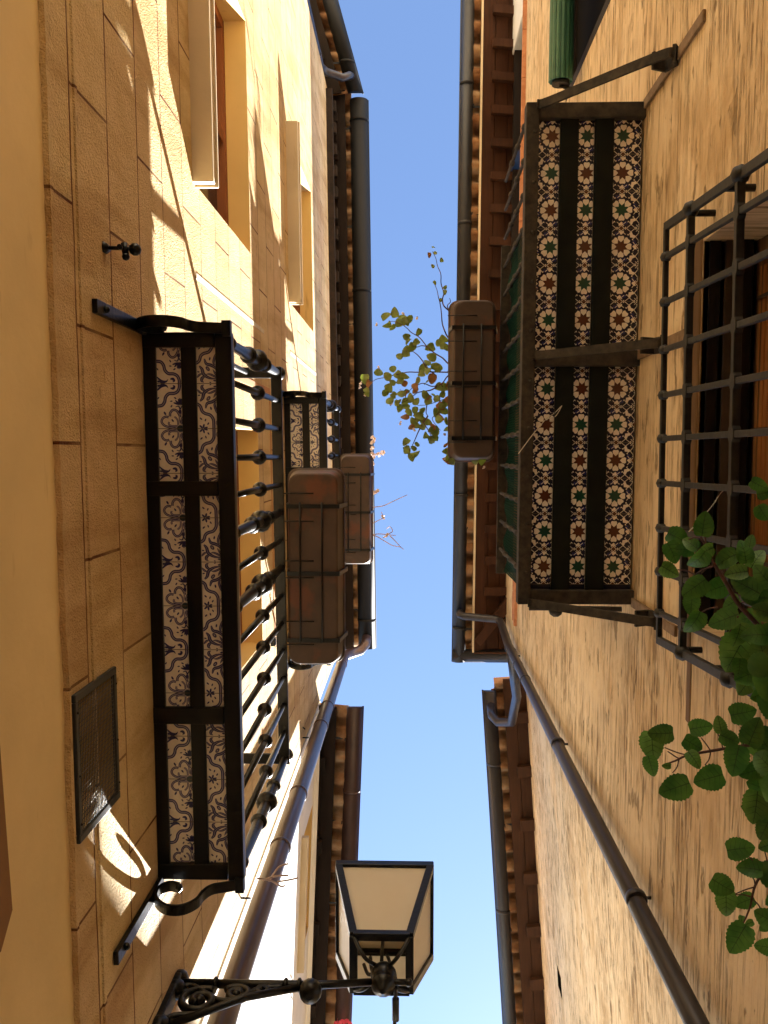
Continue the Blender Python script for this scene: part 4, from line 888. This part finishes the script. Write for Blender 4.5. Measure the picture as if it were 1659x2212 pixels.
# ---- dried sprigs in the upper left flower box
Z5 = lambda x, y, h: HP(474.4 + x / 4.08, 948.8 + y / 4.08, h)
pt = thing('dried_plant', 'dried out pale sprigs with faded pink blooms sticking out of the topmost left flower box', 'plant', (-.4, .4, 7.95))
st = MB(); fl = MB(); h = 8.05
for b_ in ([(1300, 620), (1360, 600), (1440, 588), (1520, 552), (1600, 515), (1655, 490)], [(1300, 850), (1400, 835), (1480, 842), (1555, 848)], [(1300, 840), (1380, 855), (1450, 895), (1520, 935), (1590, 950), (1622, 972)], [(1500, 850), (1550, 900), (1600, 955)], [(1300, 770), (1345, 745), (1390, 720), (1440, 690), (1425, 640)], [(1440, 870), (1480, 840), (1525, 810), (1500, 770), (1470, 790)]): path(st, [Z5(x, y, h) for x, y in b_], .005, .003, 5)
for x, y in ((1340, 130), (1355, 150), (1430, 115), (1400, 140), (1362, 212), (1385, 460), (1360, 465), (1340, 80), (1470, 850), (1440, 690), (1335, 748), (1345, -10), (1350, 20)):
    fl = MB()
    for i in range(5): c0 = Z5(x + rl_.uniform(-18, 18), y + rl_.uniform(-18, 18), h); leaf(fl, c0, jit((0, 0, -1), .9), rl_.uniform(0, 6), .030, .024, 0, 3)
    fl.build('flower', M_PINK, pt, recalc=False)
st.build('stems', M_DRY, pt)
# ---- dry stalks and red flowers by the far eave
pt = thing('red_flowers', 'few red flowers showing at the bottom edge below the lantern bracket', 'flower', FLB(.42, 5.2, 8.5))
fl = MB()
for i in range(34): c0 = HP(738 + rl_.uniform(-17, 22), 2212 + rl_.uniform(-9, 30), 8.35); leaf(fl, c0, jit((0, 0, -1), .9), rl_.uniform(0, 6), .045, .035, 0, 3)
fl.build('petals', M_RED, pt, recalc=False); st = MB(); path(st, [HP(735, 2300, 8.7), HP(735, 2240, 8.5), HP(742, 2212, 8.37)], .008, .005, 5); st.build('stem', M_STEM, pt)
pt = MB(lambda n, s, h: FL(n + .27, s, h - .9))
for b_ in ([(0.02, 1.62, 4.35), (.05, 1.70, 4.5), (.07, 1.78, 4.62), (.06, 1.86, 4.8)], [(.03, 1.66, 4.42), (.07, 1.68, 4.5), (.11, 1.70, 4.55)], [(.04, 1.7, 4.5), (.06, 1.70, 4.62), (.09, 1.72, 4.7)], [(.06, 1.75, 4.6), (.1, 1.77, 4.66), (.12, 1.80, 4.74)]): q = smooth_pts(b_, 4); pt.tube(q, .004, 5)
tag(pt.build('dry_twig', M_DRY), 'dry twigs caught between the lower left balcony and the brown downpipe', 'twig')

# =================================================================== WINDOW GRILLE, BLINDS
t = thing('window_grille', 'dusty iron window grille of crossed bars on the right hand plaster wall', 'grille', FR(.09, -.06, 1.3))
XG = .853
top = [XP(x, y, XG) for x, y in ((1433, 495), (1434, 558.5), (1430, 657), (1429, 758), (1428, 855), (1425, 948), (1422, 1043), (1422, 1139), (1421, 1232), (1423, 1323), (1424, 1383))]
SS = [p.y for p in top]; HT = 3.195; HBOT = .9; cS = sum(SS) / len(SS)
GB = lambda s, h: (XG, cS + (s - cS) * (1 - .075 * (HT - h)), h)
HH = (2.92, 2.49, 2.07, 1.65, 1.25)
def flat(m, a, b_, w_, d):                 # bar of width w (in s/h plane) and depth d (in x)
    a, b_ = Vector(a), Vector(b_); tdir = (b_ - a).normalized(); sd = Vector((1, 0, 0)).cross(tdir).normalized() * w_ / 2; dd = Vector((d / 2, 0, 0))
    m.loft([[p + sd + dd, p + sd - dd, p - sd - dd, p - sd + dd] for p in (a, b_)], 0, True, False, True, True)
for i, s in enumerate(SS):
    m = MB(); e = i in (0, len(SS) - 1)
    flat(m, GB(s, HT + (.012 if e else .004)), GB(s, HBOT), .028 if e else .018, .015 if e else .016); m.build('upright_bar', M_GRILLE, t, .0025)
m = MB(); flat(m, GB(SS[0], HT), GB(SS[-1], HT), .022, .017); m.build('top_bar', M_GRILLE, t, .003)
for h in HH:                                # horizontal bars swell into an eye round each upright
    m = MB(); loops = []
    for i in range(len(SS)):
        s = SS[i]
        for ds, wv in ((-.022, .011), (-.013, .019), (0, .021), (.013, .019), (.022, .011)):
            if i == 0 and ds < 0 or i == len(SS) - 1 and ds > 0: continue
            c0 = Vector(GB(s, h)); loops.append([(c0.x + x, c0.y + ds, c0.z + z) for x, z in ((-.011, -wv), (-.011, wv), (.011, wv), (.011, -wv))])
    m.loft(loops, 0, True, False, True, True); m.build('cross_rail', M_GRILLE, t, .002)
for s, h, r_, q_ in [(s, HT, .019, 1.5) for s in SS[1:-1]] + [(s, h, .026, 1.2) for h in HH for s in (SS[0], SS[-1])]:
    m = MB(); m.ball(GB(s, h), r_, 8, q_); m.build('knot', M_GRILLE, t)
for s in (SS[0], SS[-1]):
    for h in (2.98, 2.64, 1.9):
        c0 = Vector(GB(s, h)); m = MB(); m.tube([c0, c0 + Vector((.105, 0, 0))], .011, 8, raw=True); m.build('wall_pin', M_IRON, t)
# bamboo blind
t = thing('bamboo_blind', 'orange bamboo roller blind hanging inside the grilled window', 'blind', FR(-.17, -.06, 3.04))
m = MB(FR); h = 3.05; i = 0
while h > 1.3:
    m.tube([(-.176 + .003 * math.sin(i * 2.1), -.60, h), (-.176 + .003 * math.sin(i * 2.1 + 1), .45, h)], .0062, 6); h -= .0125; i += 1
m.build('canes', M_BAMB, t)
for s in (-.5, -.08, .34):
    m = MB(FR); m.box(-.166, -.163, s - .006, s + .006, 1.3, 3.055); m.build('binding_cord', M_STRING if False else M_CURT, t)
# green rolled blind
t = thing('green_blind', 'rolled up green slatted blind above the dark opening at the top right', 'blind', FR(.06, -3, 5.5))
c0 = XP(1209, 100, .862); hg = 5.46; m = MB(FR); k = 14; rr_ = .066; nn = .112
for i in range(k):
    a0 = 2 * math.pi * i / k; a1 = 2 * math.pi * (i + .86) / k
    m.loft([[(nn + q * math.cos(a), s, hg + q * math.sin(a)) for q, a in ((rr_, a0), (rr_ + .003, (a0 + a1) / 2), (rr_, a1), (rr_ - .009, a1), (rr_ - .009, a0))] for s in (-4.6, -2.12)], 0, True, False)
m.tube([(nn, -4.6, hg), (nn, -2.125, hg)], rr_ - .008, 20); m.build('slat_roll', M_GREEN, t)
m = MB(FR)
for s in (-2.62, -3.4): m.loft([[(nn + q * math.cos(2 * math.pi * j / 20), s + d, hg + q * math.sin(2 * math.pi * j / 20)) for j in range(20)] for q, d in ((rr_ + .003, 0), (rr_ + .006, 0), (rr_ + .006, .006), (rr_ + .003, .006))], 0, False)
m.tube([(nn - .05, -2.63, hg - .06), (-.02, -2.5, 4.9), (-.05, -2.45, 4.7)], .0025, 5); m.tube([(nn - .05, -2.66, hg - .06), (-.04, -2.55, 4.9), (-.07, -2.5, 4.7)], .0025, 5); m.build('tie_cord', M_STRING, t)
m = MB(FR); m.tube([(nn, -2.125, hg), (nn, -2.10, hg)], .05, 14); m.tube([(nn, -2.1, hg), (-.02, -2.08, hg + .08)], .012, 8); m.build('end_bracket', M_IRON, t)

# =================================================================== LANTERN
t = thing('street_lantern', 'black four sided street lantern with frosted panels on a scrolled iron wall bracket', 'lantern', (-.10, 1.90, 3.3))
cx, cy = -.112, 1.952; hb, ht = 3.46, 3.865; rb, rt = .108, .196
def sq(r, h): return [(cx - r, cy - r, h), (cx + r, cy - r, h), (cx + r, cy + r, h), (cx - r, cy + r, h)]
B0 = [Vector(p) for p in sq(rb, hb)]; T0 = [Vector(p) for p in sq(rt, ht)]
m = MB()
def beam(m, a, b_, w_):
    a, b_ = Vector(a), Vector(b_); tt = (b_ - a).normalized(); u = tt.cross(Vector((0, 0, 1)) if abs(tt.z) < .8 else Vector((1, 0, 0))).normalized() * w_ / 2; v_ = tt.cross(u).normalized() * w_ / 2
    m.loft([[p + u + v_, p + u - v_, p - u - v_, p - u + v_] for p in (a, b_)], 0, True, False, True, True)
for i in range(4):
    beam(m, B0[i], T0[i], .030); beam(m, B0[i], B0[(i + 1) % 4], .031)
m.build('frame', M_IRON, t, .002)
m = MB(); ro, ri = rt + .014, rt - .022
for a, b_ in zip(range(4), (1, 2, 3, 0)):
    O = sq(ro, 0); I = sq(ri, 0); m.hexa([(O[a][0], O[a][1], ht - .012), (O[b_][0], O[b_][1], ht - .012), (I[b_][0], I[b_][1], ht - .012), (I[a][0], I[a][1], ht - .012), (O[a][0], O[a][1], ht + .03), (O[b_][0], O[b_][1], ht + .03), (I[b_][0], I[b_][1], ht + .03), (I[a][0], I[a][1], ht + .03)])
m.build('top_rim', M_IRON, t, .003)
m = MB(); m.loft([sq(ro - .003, ht + .031), sq(ro - .07, ht + .14), sq(.05, ht + .18), sq(.045, ht + .21)], 0, True, False); m.ball((cx, cy, ht + .25), .035); m.build('roof', M_IRON, t)
m = MB(); m.loft([sq(ri - .001, ht + .016), sq(ri - .001, ht + .02)], 0, True, False); m.build('roof_lining', M_FROST, t)
for i in range(4):
    j = (i + 1) % 4; a, b_, c_, d = B0[i].lerp(B0[j], .06), B0[i].lerp(B0[j], .94), T0[i].lerp(T0[j], .97), T0[i].lerp(T0[j], .03)
    m = MB(); m.face([tuple(a), tuple(b_), tuple(c_), tuple(d)]); o = m.build('glass_panel', M_FROST, t, recalc=False); sd = o.modifiers.new('thickness', 'SOLIDIFY'); sd.thickness = .004; sd.offset = 0
m = MB(); m.tube([(cx, cy, hb - .02), (cx, cy, hb + .17)], .007, 8); m.build('lamp_cable', M_CABLE, t)
m = MB(); m.tube([(cx, cy - .01, hb + .16), (cx, cy - .014, hb + .25)], .015, 12); m.build('lamp_holder', M_CANDLE, t)
m = MB()
for a in range(5): m.tube([(cx, cy - .014, hb + .25), (cx + .028 * math.cos(a * 1.26), cy - .014 + .028 * math.sin(a * 1.26), hb + .285)], .0065, 6)
m.build('socket_claws', M_CANDLE, t)
ha = 3.33
m = MB(); m.lathe((cx + .01, cy + .005, 0), [(.006, ha - .06), (.014, ha - .05), (.03, ha - .03), (.043, ha - .02), (.046, ha + .0), (.036, ha + .02), (.046, ha + .03), (.05, ha + .055), (.044, ha + .075), (.02, ha + .085), (.012, ha + .10)], 14)
for sx_, sy_ in ((-1, -1), (1, -1), (1, 1), (-1, 1)):
    m.tube(smooth_pts([(cx + .01 + .02 * sx_, cy + .02 * sy_, ha + .07), (cx + .055 * sx_, cy + .055 * sy_, ha + .055), (cx + .085 * sx_, cy + .085 * sy_, ha + .085), (cx + rb * sx_, cy + rb * sy_, hb)], 4), .008, 8)
m.build('lamp_cup', M_IRON, t)
wx = -.872; ha0, cy0 = ha, cy; ha -= .03
m = MB(); m.tube([(wx + .02, cy, ha), (-.42, cy, ha), (-.36, cy, ha), (cx - .02, cy0, ha0)], [.016, .017, .015, .013], 12)
for x in (-.72, -.46, -.41, -.365): m.tube([(x - .009, cy, ha), (x - .004, cy, ha), (x + .004, cy, ha), (x + .009, cy, ha)], [.018, .025, .025, .018], 12)
m.tube([(cx + .03, cy0, ha0), (cx + .10, cy0, ha0)], .012, 10); m.ball((cx + .105, cy0, ha0), .016); m.build('bracket_arm', M_IRON, t)
m = MB(); m.lathe((-.365, cy, 0), [(.012, ha - .075), (.035, ha - .065), (.042, ha - .045), (.04, ha - .02), (.03, ha - .005), (.012, ha + .0)], 14); m.build('bracket_finial', M_IRON, t)
m = MB(); m.tube([(-.40, cy, ha - .012), (-.60, cy, ha - .085), (wx + .02, cy, ha - .27)], .014, 10); m.build('bracket_brace', M_IRON, t)
m = MB()
def spiral(cx_, ch, r0, turns, a0, dirn=1, r=.0085):
    P = [];
    for i in range(int(26 * turns)):
        a = a0 + dirn * 2 * math.pi * i / 26; q = r0 * (1 - i / (26 * turns) * .82); P.append((cx_ + q * math.cos(a), cy, ch + q * math.sin(a)))
    m.tube(P, [r + .004 * i / len(P) for i in range(len(P))], 8)
spiral(-.755, ha - .11, .078, 1.6, 1.0, 1, .014); spiral(-.63, ha - .066, .052, 1.5, 2.6, -1, .013); spiral(-.535, ha - .040, .030, 1.3, 1.2, 1, .011); m.ball((-.755, cy, ha - .11), .022); m.ball((-.63, cy, ha - .066), .017)
m.tube(smooth_pts([(wx + .03, cy, ha - .03), (-.80, cy, ha - .02), (-.70, cy, ha - .10), (-.63, cy, ha - .10), (-.55, cy, ha - .03), (-.47, cy, ha - .014)], 5), .013, 8)
m.tube(smooth_pts([(wx + .03, cy, ha - .22), (-.82, cy, ha - .20), (-.74, cy, ha - .19)], 5), .012, 8); m.build('bracket_scrolls', M_IRON, t)
m = MB(); m.box(wx - .004, wx + .022, cy - .032, cy + .032, ha - .42, ha + .02)
m.ball((wx + .012, cy, ha + .03), .032, 10, 1.2); m.ball((wx + .014, cy, ha - .04), .036, 10, 1.2); m.ball((wx + .014, cy, ha - .27), .04, 10, 1.2); m.build('wall_plate', M_IRON, t, .004)
ha, cy = ha0, cy0
m = MB(); path(m, [(cx + .02, cy - .005, hb + .05), (cx + .055, cy + .015, ha + .05), (cx + .058, cy + .03, ha), (cx + .056, cy + .06, ha - .01), (cx + .045, cy + .5, ha + .0), (cx + .02, 4.0, ha + .1)], .007, .007)
m.tube([(cx + .057, cy + .055, ha - .01), (cx + .057, cy + .14, ha - .012)], .013, 8, raw=True); path(m, [(cx - .07, cy + .03, hb + .04), (cx - .05, cy + .035, hb - .02), (cx - .02, cy + .01, hb - .05)], .007, .007); path(m, [(cx - .045, cy + .0, hb + .04), (cx - .035, cy + .02, hb - .02), (cx - .01, cy + .01, hb - .05)], .007, .007); m.build('power_cable', M_CABLE, t)

# =================================================================== CABLE HOOK
t = thing('wall_hook', 'small black iron hook fixed to the shaded ochre blocks near the balcony', 'hook', FL(.02, -.61, 2.76))
m = MB(FL); m.tube([(0, -.610, 2.76), (.085, -.606, 2.76)], .006, 8); m.lathe((.0, -.61, 0), [(.004, 2.74), (.016, 2.745), (.016, 2.775), (.004, 2.78)], 10); m.build('spike', M_IRON, t)
m = MB(FL); m.tube([(.060, -.622, 2.76), (.066, -.585, 2.755)], .010, 8); m.ball((.092, -.604, 2.76), .019, 10); m.ball((.066, -.582, 2.754), .012, 8); m.tube([(.05, -.608, 2.76), (.064, -.60, 2.70)], .007, 8); m.build('insulator_arm', M_IRON, t)
